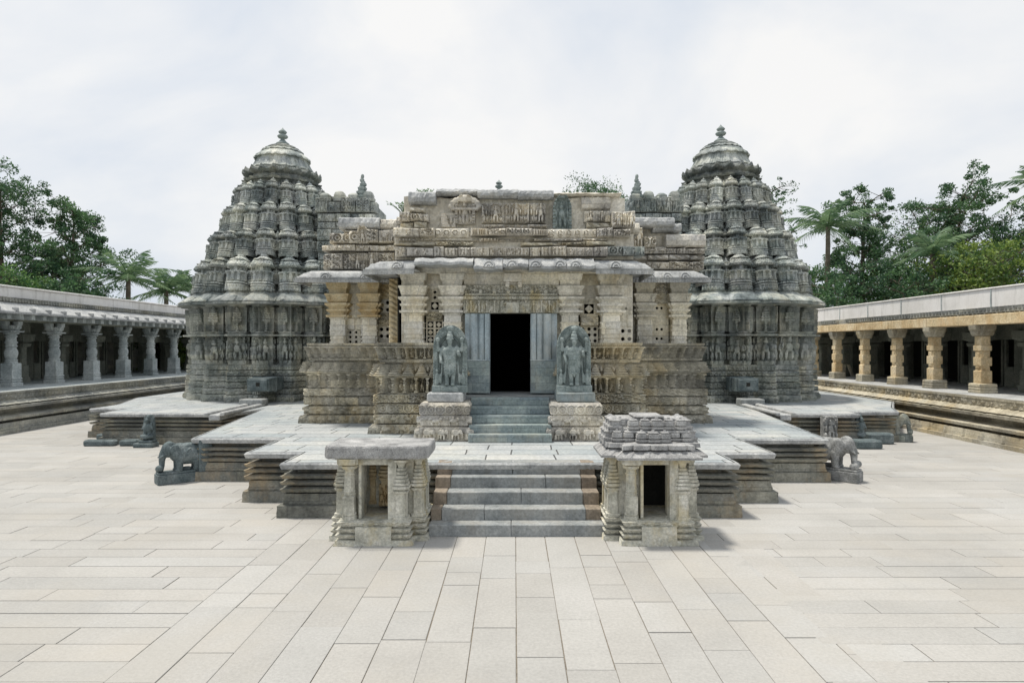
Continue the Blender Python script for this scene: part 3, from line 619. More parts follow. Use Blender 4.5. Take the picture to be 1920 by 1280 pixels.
panel(-2.96, -2.80, ib + .06, 3.28, 5.08, None, 'beige'); panel(-3.45, -3.1, ib + .9, 3.28, 5.08, p_rough(), 'ochre'); panel(-1.37, -1.24, ib - .1, 3.28, 5.08, None, 'beige'); panel(1.08, 1.22, ib - .1, 3.28, 5.08, None, 'beige')
lattice(-2.30, -1.86, ib, ['xx', 'xx', 'xx'], 3.28, 3.88); panel(-2.30, -1.86, ib - .05, 3.88, 4.12, p_leaf(12), 'wall', .05); lattice(-2.2, -1.95, ib, ['x'], 4.12, 4.42); panel(-2.30, -2.2, ib, 4.12, 4.42); panel(-1.95, -1.86, ib, 4.12, 4.42)
lattice(-2.16, -1.99, ib, ['d', 'd'], 4.42, 4.70); panel(-2.3, -2.16, ib, 4.42, 4.7); panel(-1.99, -1.86, ib, 4.42, 4.7); panel(-2.3, -1.86, ib - .03, 4.7, 5.08)
lattice(1.72, 2.2, ib, ['ooo', 'ooo', 'ooo'], 3.28, 3.74); panel(1.72, 2.2, ib - .06, 3.74, 3.98, p_rough(), 'beige', .06); lattice(1.80, 2.12, ib, ['x'], 4.02, 4.36); panel(1.72, 1.80, ib, 3.98, 4.4); panel(2.12, 2.2, ib, 3.98, 4.4); panel(1.80, 2.12, ib, 3.98, 4.02); panel(1.8, 2.12, ib, 4.36, 4.4); panel(1.72, 2.2, ib, 4.4, 5.08)
lattice(2.76, 3.1, ib, ['oo', 'oo'], 3.30, 3.72); panel(2.76, 3.1, ib - .02, 3.72, 4.05, p_den(.2), 'beige', .02); lattice(2.76, 3.1, ib, ['.d.'], 4.05, 4.35); panel(2.76, 3.1, ib, 4.35, 5.08, None, 'beige')
lattice(4.05, 4.6, ob, ['.oo.', '.oo.'], 3.30, 3.86); panel(4.05, 4.6, ob - .02, 3.86, 4.05); lattice(4.05, 4.6, ob, ['.oo.', '....'], 4.05, 4.45); panel(4.05, 4.6, ob - .03, 4.45, 5.08, p_leaf(7), 'beige', .06)
panel(3.1, 3.62, ob, 3.28, 5.08, p_rough(), 'beige', .03); panel(-5.42, -5.38, ob, 3.28, 5.08)
# beams under the eaves
mb = MB()
mb.box(-5.5, -3.02, Yo - .28, Yo + .3, 5.082, 5.26); mb.box(2.9, 5.15, Yo - .28, Yo + .3, 5.082, 5.26); mb.box(-3.05, 3.0, Yi - .3, Yi + .35, 5.082, 5.26)
mb.box(-1.3, 1.16, Yi - .18, Yi + .15, 4.78, 5.08); mb.box(-1.32, 1.18, Yi - .22, Yi + .1, 4.93, 5.078); mb.box(-.27, .2, Yi - .36, Yi - .15, 4.86, 5.076)
for sx in (-.22, .1): mb.box(sx, sx + .1, Yi - .32, Yi - .17, 4.72, 4.858)
mb.build('beam', M['beige'], H, bevel=.01)
# door frame
D = bpy.data.objects.new('door_frame', None); COL.objects.link(D); D.parent = H; D.empty_display_size = .2
yd = 16.32
mb = MB(); relief(mb, -1.3, 1.16, yd - .03, 4.40, 4.50, p_leaf(14), .03, .02, .3); relief(mb, -1.3, 1.16, yd + .06, 4.06, 4.40, p_pil(.20), .05, .018, .2)
relief(mb, -1.25, 1.1, yd - .10, 4.50, 4.56, p_den(.05), .02, .015, .4); relief(mb, -1.3, 1.16, yd + .08, 4.56, 4.78, p_leaf(8), .05, .02, .3)
for x in (-.85, -.5, -.15, .45, .8): mb.ell((x, yd - .08, 4.6), (.05, .05, .06))
relief(mb, -.35, .4, yd - .02, 4.06, 4.34, p_leaf(12), .03, .02, .1); mb.box(-.2, .12, yd - .09, yd, 4.07, 4.32)
mb.build('lintel', M['shrine'], D)
for s in (-1, 1):
    mb = MB(); xa = -.62 if s < 0 else .42; c = -.1
    e0, e1 = (-1.26, -.62) if s < 0 else (.42, 1.10)
    mb.box(e0 + .002, e1 - .002, yd + .09, yd + .5, 2.0, 4.055)
    for k, (p, q, d) in enumerate([(0, .2, .0), (.2, .52, .08), (.55, .78, .02), (.80, .97, .06)]):
        a, b = (e0 + (e1 - e0) * p, e0 + (e1 - e0) * q) if s < 0 else (e1 - (e1 - e0) * q, e1 - (e1 - e0) * p)
        if k in (1, 2): mb.loft([[( (a + b) / 2 + (b - a) / 2 * math.cos(t), yd + .09 - (d + .05) * max(0, math.sin(t)), z) for t in np.linspace(0, 2 * math.pi, 16, endpoint=False)][::-1] for z in (2.86, 4.04)])
        else: mb.box(a, b, yd + .08 - d, yd + .1, 2.85, 4.05)
    mb.box(e0 - .01, e1 + .01, yd - .04, yd + .1, 2.84, 2.88)
    mb.build('jamb', M['blue'], D, bevel=.008)
    mb = MB(); mb.box(e0, e1, yd - .06, yd + .12, 2.02, 2.835); mb.build('jamb_base', M['bstep'], D, bevel=.01)
mb = MB(); mb.box(-1.32, 1.2, 15.72, 17.4, 1.7, 1.99); mb.build('threshold', M['step'], D, bevel=.01)
# door steps
dsx0, dsx1 = -1.05, .86
for i in range(5):
    mb = MB(); y0 = 14.55 + i * .245; zt = 1.02 + .19 * (i + 1); mb.box(dsx0, dsx1, y0, 15.9, zt - .19, zt - (.0 if i < 4 else .003), .003)
    o = mb.build('door_step', M['bstep'], H, bevel=.012)
# pedestal blocks
for s, x0, x1 in ((-1, -2.16, -1.07), (1, .88, 2.0)):
    mb = MB(); pp = [(x0, 16.1), (x0, 14.85), (x1, 14.85), (x1, 16.1)]
    ribbon(mb, pp, False, [(1.02, 1.06, .05, .05), (1.062, 1.34, .04, .02, p_ele(.27), .10), (1.342, 1.37, -.06, -.06), (1.372, 1.60, .0, .0, p_beast(.36), .08), (1.602, 1.63, -.03, -.03), (1.632, 1.85, .0, .02, p_scroll(.2), .03), (1.852, 1.90, .03, .0), (1.90, 1.90, 0, -.54)], .02, .02)
    mb.build('pedestal', M['upper'], H)
    mb = MB(); mb.box(x0 + .12, x1 - .12 if s < 0 else x1 - .1, 14.92, 15.9, 1.902, 2.13, .008); mb.build('pedestal_block', M['bstep'] if s > 0 else M['slab'], H, bevel=.03)
# eaves
def eave(path, parts_hint, broken=()):
    mb = MB(); ribbon(mb, path, False, [(5.10, 5.12, -.6, .02), (5.0, 5.09, .03, .05, p_den(.06, .6), .02), (5.092, 5.14, .03, .05), (5.142, 5.18, .0, -.02), (5.18, 5.28, -.06, -.16, p_rough(3), .03), (5.282, 5.36, -.18, -.32, p_rough(3), .02), (5.362, 5.40, -.34, -.9)], .035, .03)
    return mb
mb = eave([(-6.1, 19.4), (-6.1, 17.95), (-3.35, 17.95)], None); mb.build('eave', M['slab'], H)
mb = eave([(3.1, 17.95), (5.45, 17.95), (5.45, 19.4)], None); mb.build('eave', M['slab'], H)
for side in (-1, 1):
    mb = MB()
    pth = [(-3.72, 17.9), (-3.72, 15.95), (-2.45, 15.75)] if side < 0 else [(2.0, 15.75), (3.40, 15.85), (3.45, 17.8)]
    ribbon(mb, pth, False, [(5.10, 5.12, -.6, .02), (4.99, 5.08, .03, .05, p_den(.06, .6), .02), (5.082, 5.13, .03, .05), (5.132, 5.18, .0, -.02), (5.18, 5.28, -.06, -.14, p_rough(3), .03), (5.282, 5.36, -.18, -.32), (5.362, 5.42, -.34, -.9)], .035, .03)
    mb.build('eave', M['slab'], H)
mb = MB()
for a, b, zl in [(-2.44, -1.0, 5.19), (-.99, -.28, 5.08), (-.27, .35, 5.14), (.36, 1.28, 5.09), (1.29, 1.98, 5.10)]:
    P = []
    for y_, z_ in [(16.4, zl + .02), (15.75, zl), (15.63, zl + .0), (15.60, zl + .012), (15.60, zl + .08), (15.62, zl + .10), (15.82, zl + .20), (16.0, 5.40), (16.4, 5.44)]:
        xs = np.linspace(a, b, 24); P.append(np.stack([xs, y_ + .012 * np.sin(xs * 21) + rng.uniform(-.008, .008, 24), z_ + .012 * np.sin(xs * 13) + rng.uniform(-.006, .006, 24)], -1))
    mb.grid(np.array(P)[:, ::1])
mb.build('eave', M['slab'], H)
# horseshoe ornaments on the eaves
def kudu(x, y, z, r=.15):
    mb = MB()
    n = 13; pr = [(x + r * math.cos(t), z + r * 1.1 * math.sin(t)) for t in np.linspace(math.pi, 0, n)]
    U, V = np.meshgrid(np.linspace(-1, 1, 19), np.linspace(0, 1, 13)); rad = np.hypot(U, V); Hh = np.where(rad < 1, .035 + .03 * (np.cos(rad * 14) > 0), 0)
    mb.grid(np.stack([x + U * r, y - Hh + V * .11, z + V * r * 1.15], -1)); mb.build('eave_ornament', M['slab'], H)
for x, y, z in [(-5.3, 17.94, 5.12), (-4.2, 17.94, 5.12), (-2.9, 15.78, 5.14), (-.62, 15.6, 5.14), (-.05, 15.6, 5.16), (.52, 15.59, 5.15), (1.12, 15.59, 5.15), (1.5, 15.6, 5.15), (2.5, 15.72, 5.15), (3.8, 17.94, 5.13), (4.8, 17.94, 5.13), (4.3, 17.94, 5.13)]: kudu(x, y, z)

# ------------------------------------------------------------------ ruined carved superstructure of the hall
def course(x0, x1, y, z0, z1, m='upper', wm=(.25, .7), d=.07, jit=.055, pats=None, gap=.0, th=.6, nm='carved_course'):
    mb = MB(); x = x0
    while x < x1 - .06:
        wd = random.uniform(*wm); e = min(x + wd, x1)
        if x1 - e < .12: e = x1
        if random.random() >= gap:
            relief(mb, x + .006, e - .006, y + random.uniform(-jit, jit), z0 + random.uniform(0, .012), z1 - random.uniform(0, .045), (random.choice(pats) if pats else rnd_pat()), d, .022, th, random.random() * 9, jit * .35)
        x = e
    return mb.build(nm, M[m], H)
def mass(x0, x1, y0, y1, z0, z1, m='plaster', rough=.03):   # weathered core masonry with an uneven face and top
    mb = MB(); nx = max(2, int((x1 - x0) / .09)); nzv = max(2, int((z1 - z0) / .09))
    U, V = np.meshgrid(np.linspace(0, 1, nx), np.linspace(0, 1, nzv)); zz = z0 + (z1 - z0) * V + rough * V * np.sin(U * (x1 - x0) * 4)
    F = np.stack([x0 + U * (x1 - x0), y0 + rng.uniform(-rough, rough, U.shape) * .5 + rough * np.sin(U * 9 + V * 5) * .6, zz], -1)
    mb.grid(F); T = np.stack([F[-1], F[-1] + np.array([0, y1 - y0, 0])]); mb.grid(T)
    for c in (0, -1): e = np.stack([F[:, c], F[:, c] + np.array([0, y1 - y0, 0])]); mb.grid(e)
    e = np.stack([F[0] + np.array([0, y1 - y0, 0]), F[-1] + np.array([0, y1 - y0, 0])]); mb.grid(e); return mb.build('core_masonry', M[m], H)
def slabp(x0, x1, y0, y1, z0, z1, m='slab'):
    mb = MB(); n = 10; rings = []
    P = []
    for y_, z_ in [(y1, z0), (y0 + .08, z0), (y0, z0 + .05), (y0 - .02, (z0 + z1) / 2), (y0 + .02, z1 - .04), (y0 + .09, z1), (y1, z1)]:
        xs = np.linspace(x0, x1, 16); P.append(np.stack([xs, np.full(16, y_) + rng.uniform(-.02, .02, 16), np.full(16, z_) + rng.uniform(-.012, .012, 16)], -1))
    P = np.array(P); mb.grid(P)
    for c in (0, -1):
        b = mb.n; mb.add(P[:, c], None, [list(range(7)) if c == 0 else list(range(7))[::-1]])
    return mb.build('coping_slab', M[m], H)
Z = lambda py, Y: 3.2 + (650 - py) * Y / 1200
X = lambda px, Y: (px - 964) * Y / 1200
# centre bay
mass(-3.05, 3.05, 16.35, 18.8, 5.42, 6.1)
course(-3.0, 2.35, 16.08, 5.47, 5.72, d=.06, pats=[p_fig(.2, False), p_pil(.18), p_fig(.26)]); course(2.3, 3.3, 16.15, 5.5, 5.74, m='tower')
course(-3.05, 2.55, 16.22, 5.74, 5.86, m='wall', wm=(.5, 1.2), pats=[p_rough(4), p_leaf(7)], jit=.05, gap=.12)
course(-2.95, 2.4, 16.28, 5.87, 5.96, m='upper', wm=(.3, .9), pats=[p_den(.08), p_leaf(8)], jit=.05)
course(-3.05, -2.0, 16.12, 5.98, 6.2, d=.07, jit=.05); course(-2.0, -1.15, 16.3, 5.98, 6.22, m='plaster', wm=(.9, 1), d=.04, pats=[p_med(.22)])
course(-1.1, .85, 16.12, 6.0, 6.2, d=.06, pats=[p_leaf(9), p_den(.05), p_scroll(.2)]); course(.85, 2.1, 16.3, 5.98, 6.2, m='plaster', wm=(1.2, 1.3), d=.04, pats=[p_med(.22)]); course(2.1, 2.95, 16.2, 5.98, 6.22, d=.07)
mass(-2.88, 2.9, 16.75, 18.6, 6.1, 7.12, 'plaster', .04)
slabp(-2.72, -2.02, 16.45, 17.6, 6.88, 7.2); slabp(-2.02, -.95, 16.55, 17.8, 7.13, 7.3); slabp(-.95, .1, 16.5, 17.8, 7.05, 7.27); slabp(.1, 1.02, 16.5, 17.8, 7.02, 7.25); slabp(1.04, 2.78, 16.56, 17.6, 7.12, 7.2, 'plaster')
slabp(1.75, 2.5, 16.62, 17.4, 6.75, 7.12, 'upper')
course(-2.95, -2.2, 16.42, 6.42, 6.66, d=.08); course(-2.95, -2.25, 16.5, 6.22, 6.42, m='wall', pats=[p_rough(5)]); course(-1.9, -1.5, 16.5, 6.26, 6.7, d=.08, pats=[p_tur(.36)])
course(-2.7, -2.3, 16.5, 6.66, 6.8, m='plaster', pats=[p_rough()])
course(-.85, .85, 16.48, 6.26, 6.36, m='upper', pats=[p_den(.16, .7)], wm=(.5, .8)); course(-.85, .82, 16.58, 6.40, 6.92, d=.09, pats=[p_fig(.34)], wm=(.55, .8), jit=.015)
course(1.85, 2.55, 16.45, 6.25, 6.42, m='wall', pats=[p_rough(5)]); course(1.8, 2.5, 16.5, 6.42, 6.72, d=.08, pats=[p_leaf(7), p_fig(.3)]); course(2.5, 3.1, 16.35, 6.25, 6.68, d=.08, pats=[p_fig(.3)])
def niche(x, y, z0, w_, h, m, label='niche'):
    mb = MB(); nu, nv = 33, 49; U, V = np.meshgrid(np.linspace(-1, 1, nu), np.linspace(0, 1, nv))
    ww = np.where(V < .6, 1, np.sqrt(np.clip(1 - ((V - .6) / .42) ** 2, 0.02, 1))); xx = U * w_ / 2 * ww
    r = np.abs(U); Hh = np.where(r > .72, .10 + .03 * np.sin(V * 60), 0) + np.where(V > .93, .1, 0)
    Hh = np.maximum(Hh, p_fig(w_, False)(xx + w_ * .5, V * 1.02, h * .9) * .11)
    P = np.stack([x + xx, y - Hh, z0 + V * h], -1); mb.grid(P); b = P.copy(); b[..., 1] = y + .12
    ring = lambda Q: np.concatenate([Q[0], Q[1:, -1], Q[-1, ::-1][1:], Q[::-1, 0][1:-1]])
    mb.grid(np.stack([ring(b), ring(P)]), True); return mb.build('niche_relief', M[m], H)
niche(-1.27, 16.6, 6.38, .52, .72, 'upper'); niche(1.24, 16.56, 6.24, .48, .84, 'statue')
mb = MB()
for k in range(9):                  # leafy gable over the left niche
    a = math.pi * (k + .5) / 9; mb.ell((-1.27 + .36 * math.cos(a), 16.52, 6.78 + .26 * math.sin(a)), (.085, .06, .07))
mb.ell((-1.27, 16.5, 7.02), (.2, .08, .1)); mb.box(-1.62, -.92, 16.46, 16.7, 6.72, 6.78); mb.build('niche_gable', M['upper'], H, remesh=.02)
# left wing
mass(-5.3, -2.9, 18.95, 21, 5.45, 6.2, 'upper'); mass(-5.1, -2.9, 19.2, 21, 6.2, 6.95, 'plaster')
course(-5.55, -3.2, 18.72, 5.45, 5.95, d=.09, pats=[p_fig(.3), p_leaf(7), p_pil(.2)], wm=(.3, .7)); course(-5.6, -3.1, 18.66, 5.99, 6.18, pats=[p_fig(.2, False), p_beast(.25)])
course(-5.4, -4.55, 18.7, 6.22, 6.55, d=.08, pats=[p_leaf(6), p_scroll(.3)], wm=(.4, .6)); course(-4.3, -3.2, 18.75, 6.25, 6.65, d=.09)
slabp(-5.15, -3.95, 18.75, 20, 6.66, 7.0); slabp(-3.93, -3.3, 18.82, 20, 6.66, 6.96, 'upper'); slabp(-3.32, -2.9, 18.82, 20, 6.6, 6.93, 'upper'); niche(-4.42, 18.72, 6.22, .3, .5, 'upper')
course(-5.0, -3.5, 18.9, 6.55, 6.66, pats=[p_rough(5)], m='upper')
# small turret between wing and centre
course(-3.2, -2.75, 17.4, 5.5, 6.0, d=.08, m='upper'); course(-3.2, -2.7, 17.4, 6.05, 6.5, d=.08, m='upper'); slabp(-3.2, -2.75, 17.4, 18, 6.5, 6.75, 'upper')
# right wing
mass(3.0, 5.2, 19.05, 21, 5.45, 6.2, 'upper'); mass(3.0, 4.7, 19.25, 21, 6.1, 6.75, 'plaster')
course(3.9, 5.55, 18.72, 5.45, 5.72, d=.08, m='upper'); course(3.5, 5.6, 18.8, 5.74, 5.9, m='upper', pats=[p_rough(5), p_leaf(7)]); course(3.1, 5.6, 18.72, 5.93, 6.1, pats=[p_pil(.2), p_beast(.3)])
slabp(4.45, 5.6, 18.7, 20, 6.12, 6.5, 'upper'); slabp(3.3, 4.7, 18.72, 20, 6.72, 7.0); slabp(4.1, 4.95, 18.9, 20, 6.6, 6.85)
course(3.35, 3.75, 18.62, 6.12, 6.7, d=.1, pats=[p_fig(.36)], wm=(.38, .4)); course(3.8, 4.15, 18.7, 6.1, 6.45, d=.08, m='plaster'); course(2.95, 3.3, 17.6, 5.5, 5.9, d=.08, m='tower'); course(2.9, 3.3, 17.6, 5.92, 6.3, d=.08, m='upper')
slabp(2.9, 3.45, 17.6, 18.4, 6.3, 6.62, 'upper')

# weeds growing on the roof
def tuft(x, y, z, n, h, label):
    mb = MB()
    for i in range(n):
        a = random.uniform(0, 6.28); b = random.uniform(.15, .9); pts = []
        for k in range(5):
            t = k / 4; pts.append((x + math.cos(a) * b * h * t, y + math.sin(a) * b * h * t * .5, z + h * (t - .35 * t * t) * random.uniform(.9, 1)))
        mb.tube(pts, [.012, .011, .009, .006, .002], 4)
        for k in range(2, 5):
            p = Vector(pts[k]); d = Vector((random.uniform(-1, 1), random.uniform(-1, 1), random.uniform(-.2, 1))).normalized() * h * .22; q = d.orthogonal().normalized() * .02
            mb.add([tuple(p), tuple(p + d * .5 + q), tuple(p + d), tuple(p + d * .5 - q)], [(0, 1, 2, 3)])
    tag(mb.build('weed', M['leafp']), label, 'weed')
tuft(-2.35, 17.0, 7.15, 26, .3, 'spiky green weed rooted on the left top slab of the hall roof')
tuft(-3.0, 17.3, 6.75, 22, .5, 'dry sprawling weed leaning left at the edge of the hall roof')

# ------------------------------------------------------------------ statues
def guardian(x, y, z, side, label):
    T = thing('guardian_statue', label, 'statue', (x, y, z), 0, 'guardian statues flanking the doorway')
    mb = MB(); w_, h = .80, 1.58; nu, nv = 61, 111
    U, V = np.meshgrid(np.linspace(-1, 1, nu), np.linspace(0, 1, nv)); ww = np.where(V < .68, 1, np.sqrt(np.clip(1 - ((V - .68) / .325) ** 1.9, .01, 1)))
    xx = U * w_ / 2 * ww; zz = V * h; r = np.sqrt((xx / (w_ * .5)) ** 2 + np.clip((V - .60) / .36, 0, 2) ** 2)
    rim = np.clip((r - .66) / .1, 0, 1); Hh = rim * (.05 + .025 * nz(xx + 3, zz, 1, 14)) + np.clip(1 - np.abs(r - .62) / .05, 0, 1) * .05
    P = np.stack([xx, -Hh, zz], -1); mb.grid(P); b = P.copy(); b[..., 1] = .14
    ring = lambda Q: np.concatenate([Q[0], Q[1:, -1], Q[-1, ::-1][1:], Q[::-1, 0][1:-1]]); mb.grid(np.stack([ring(b), ring(P)]), True); bs = mb.n; mb.grid(b)
    mb.build('back_slab', M['statue'], T)
    mb = MB(); mb.box(-.42, .42, -.16, .12, -.01, .16); mb.box(-.2, .2, -.2, .1, .01, .13); mb.build('statue_base', M['statue'], T, bevel=.012)
    mb = MB(); y0 = -.09
    for s in (-1, 1):
        mb.caps((s * .06, y0, .2), (s * .07, y0, .45), .045, .055); mb.caps((s * .07, y0, .45), (s * .07, y0, .72), .06, .08); mb.ell((s * .065, y0 - .05, .185), (.05, .09, .035))
        mb.caps((s * .05, y0, .75), (s * .1, y0, .98), .09, .08); mb.caps((s * .15, y0, 1.05), (s * .21, y0 - .02, .86), .045, .038); mb.caps((s * .21, y0 - .02, .86), (s * .19, y0 - .1, .75 if s < 0 else .9), .036, .03)
        mb.caps((s * .15, y0 + .02, 1.05), (s * .26, y0 + .02, .98), .04, .036); mb.caps((s * .26, y0 + .02, .98), (s * .27, y0, 1.16), .034, .03)
        mb.ell((s * .27, y0 - .01, 1.24), (.05, .04, .06)); mb.ell((s * .19, y0 - .1, .72 if s < 0 else .95), (.035, .035, .04)); mb.caps((s * .30, y0 + .03, .2), (s * .29, y0 + .02, .42), .05, .04); mb.ell((s * .29, y0, .5), (.035, .035, .045)); mb.ell((s * .21, y0 + .03, .32), (.035, .04, .14))
        mb.caps((s * .17, y0, .72), (s * .2, y0, .3), .016, .012)
    mb.ell((0, y0, .97), (.14, .075, .12)); mb.ell((0, y0, .80), (.12, .08, .10)); mb.caps((0, y0, 1.05), (0, y0, 1.12), .045, .045); mb.ell((0, y0 - .02, 1.19), (.062, .065, .08))
    mb.lathe([(0, .085), (.03, .09), (.04, .07), (.1, .075), (.16, .05), (.18, .06), (.2, .03), (.24, .01)], (0, y0, 1.235), 12); mb.ell((0, y0 - .07, 1.185), (.012, .02, .02))
    for k in range(7): mb.ell((.0 + .13 * math.cos(math.pi * k / 6), y0 - .06, .99 - .07 * math.sin(math.pi * k / 6)), (.022, .018, .02))
    for k in range(9): mb.ell((.12 * math.cos(math.pi * k / 8), y0 - .07, .60 - .17 * math.sin(math.pi * k / 8)), (.022, .02, .022))
    mb.ell((0, y0 - .06, .5), (.03, .03, .16)); mb.ell((0, y0 - .06, .78), (.13, .04, .025)); mb.ell((0, y0 + .04, 1.5), (.09, .07, .07)); mb.ell((0, y0 + .02, 1.42), (.05, .05, .04))
    o = mb.build('carved_figure', M['statue'], T, remesh=.0095); o.scale = (1.06, 1.0, 1)
guardian(-1.52, 15.25, 2.13, -1, 'arched dark stone relief of a crowned standing deity, left of the doorway')
guardian(1.42, 15.25, 2.13, 1, 'arched dark stone relief of a crowned standing deity, right of the doorway')

def elephant(x, y, ang, s, m, label, slab=True):
    T = thing('elephant_statue', label, 'elephant statue', (x, y, 0), ang, 'stone elephants at the platform corners'); T.scale = (s, s, s)
    mb = MB(); mb.box(-.5, .52, -.2, .2, 0, .22); mb.box(-.49, .5, -.17, .17, .22, .27); mb.build('pedestal', m, T, bevel=.012)
    if slab: mb = MB(); mb.box(-.62, -.33, -.26, .26, 0, .97); mb.build('back_slab', m, T, bevel=.02)
    mb = MB(); z = .26
    mb.ell((-.14, 0, z + .38), (.35, .21, .25), 20); mb.ell((.04, 0, z + .42), (.22, .19, .23), 16); mb.ell((-.28, 0, z + .36), (.21, .20, .25), 16)
    for lx, ly in ((-.33, .11), (-.33, -.11), (.05, .11), (.05, -.11)):
        mb.caps((lx, ly, z + .33), (lx + .01, ly, z + .07), .10, .078); mb.ell((lx + .02, ly, z + .03), (.09, .085, .04))
    mb.ell((.25, 0, z + .51), (.17, .145, .19), 16); mb.ell((.24, .055, z + .64), (.07, .06, .06)); mb.ell((.24, -.055, z + .64), (.07, .06, .06))
    tr = [(.33, 0, z + .50), (.385, 0, z + .40), (.40, 0, z + .27), (.40, 0, z + .15), (.41, 0, z + .07), (.45, 0, z + .05)]; rd = [.10, .085, .07, .06, .052, .04]
    for k in range(5): mb.caps(tr[k], tr[k + 1], rd[k], rd[k + 1])
    for sy in (-1, 1):
        mb.ell((.16, sy * .165, z + .50), (.11, .03, .145)); mb.ell((.13, sy * .175, z + .40), (.07, .028, .09)); mb.caps((.34, sy * .07, z + .42), (.46, sy * .09, z + .34), .028, .02)
        mb.caps((.10, sy * .17, z + .60), (.12, sy * .19, z + .32), .016, .016); mb.caps((-.15, sy * .19, z + .52), (-.02, sy * .19, z + .42), .014, .014)
    mb.caps((.08, 0, z + .63), (.11, .13, z + .55), .02, .02); mb.caps((.08, 0, z + .63), (.11, -.13, z + .55), .02, .02)
    mb.ell((-.14, 0, z + .56), (.22, .155, .08)); mb.caps((-.46, 0, z + .45), (-.47, 0, z + .2), .022, .016)
    for k in range(8): mb.ell((.38 + .12 * hs(k, 1.0), -.12 + .035 * k, z + .07 + .08 * hs(k, 2.0)), (.055, .05, .07))
    mb.ell((-.1, 0, z + .04), (.14, .07, .05))
    mb.build('elephant_body', m, T, remesh=.014)
elephant(-7.92, 15.22, math.pi + R(40), 1.02, M['jstat'], 'dark teal stone elephant with a tall back slab, left of the platform', True)
elephant(7.75, 15.5, -R(46), 1.12, M['estat'], 'pale grey stone elephant nearest the camera, right of the platform', False)
elephant(12.95, 21.75, -R(28), .98, M['towerwall'], 'small dark brown stone elephant at the far right platform corner', True)
# small statues against the platform
def idol(x, y, z, h, m, label, w_=.36):
    T = thing('small_idol', label, 'statue', (x, y, z)); mb = MB(); mb.box(-w_ * .95, w_ * .75, -.32, .12, -z, .14 - z * 0); mb.box(-w_ * .6, w_ * .6, -.24, .1, .14, .22); mb.build('statue_base', m, T, bevel=.02)
    mb = MB(); mb.loft([[(a * w_ / 2 * (1 if k < 3 else [.85, .45][k - 3]), b, .2 + [0, .3, .62, .86, 1.0][k] * (h - .2)) for a, b in ((-1, -.03), (1, -.03), (1, .08), (-1, .08))] for k in range(5)])
    for s in (-1, 1): mb.caps((s * .06, -.08, .26), (s * .06, -.08, .5), .05, .06); mb.caps((s * .1, -.07, .74), (s * .16, -.1, .56), .035, .03); mb.ell((s * .14, -.06, .34), (.04, .04, .1))
    mb.ell((0, -.14, .34), (w_ * .5, .10, .07)); mb.caps((-w_ * .42, -.14, .34), (0, -.2, .30), .06, .05); mb.caps((w_ * .42, -.14, .34), (0, -.2, .30), .06, .05)
    mb.ell((0, -.10, .60), (.12, .09, .16)); mb.ell((0, -.12, .83), (.065, .075, .08)); mb.ell((0, -.07, .93), (.05, .05, .07)); mb.build('carved_figure', m, T, remesh=.014)
idol(-11.75, 20.6, 0, 1.02, M['jstat'], 'small dark green seated idol on a round base before the left platform side')
idol(11.3, 20.95, 0, 1.0, M['jstat'], 'narrow dark idol in the notch of the right platform side', .24)
mb = MB(); relief(mb, 9.9, 10.36, 20.52, .25, .98, p_fig(.46), .07, .02, .18); tag(mb.build('relief_slab', M['estat']), 'upright carved stone relief slab leaning on the right platform side', 'relief slab')
for nm, x0, x1, y0, y1, z1, lb in [('stone_block', -13.9, -12.9, 20.6, 20.9, .2, 'long low dark stone block nearest the camera at the left platform end'), ('stone_block', -14.4, -13.4, 22.0, 22.3, .2, 'low dark stone block lying behind the longer one at the left'),
        ('stone_block', -12.75, -12.15, 20.6, 20.95, .2, 'short ribbed stone block between the long block and the green idol'), ('stone_block', 10.75, 11.55, 20.0, 20.5, .27, 'rounded dark stone block in front of the right platform notch'), ('stone_block', 11.65, 12.5, 21.0, 21.4, .36, 'bluish ribbed stone block beside the far right elephant')]:
    mb = MB(); mb.box(x0, x1, y0, y1, -.005, z1, .012); tag(mb.build(nm, M['jstat'], bevel=.05), lb, 'stone block')
def spout(x, y, lab, s):
    T = thing('water_spout', lab, 'water spout', (x, y, 0)); mb = MB(); mb.box(-.42, .42, -.1, 1.4, 1.52, 2.02); mb.box(-.36, .36, -.16, -.1, 1.56, 1.98); mb.box(-.46, .46, .5, .62, 1.48, 2.06); mb.build('spout_box', M['jstat'], T, bevel=.02)
    mb = MB(); mb.box(-.06 + s * .0, .08, -.175, -.15, 1.72, 1.86); mb.build('spout_hole_shade', M['dark'], T)  # dark block on the spout face, painted shade in place of a bored hole
    mb = MB(); mb.box(-.45, .4, -.75, -.15, 1.021, 1.28, .01); mb.build('catch_basin', M['step'], T, bevel=.03)
spout(-9.6, 24.1, 'square stone water spout with a hole on the left tower base', -1); spout(8.75, 24.1, 'square stone water spout with a hole on the right tower base', 1)
for x0, x1, lb in ((-9.7, -9.35, 'weathered stone drain channel running to the left platform edge'), (8.45, 8.8, 'weathered stone drain channel running to the right platform edge')):
    mb = MB()
    for a, b in ((x0 - .16, x0), (x1, x1 + .16)): mb.box(a, b, 20.3, 23.6, 1.0, 1.13, .02)
    mb.box(x0, x1, 20.3, 23.6, .86, 1.05, .01); tag(mb.build('drain_channel', M['slab'], bevel=.03), lb, 'drain')

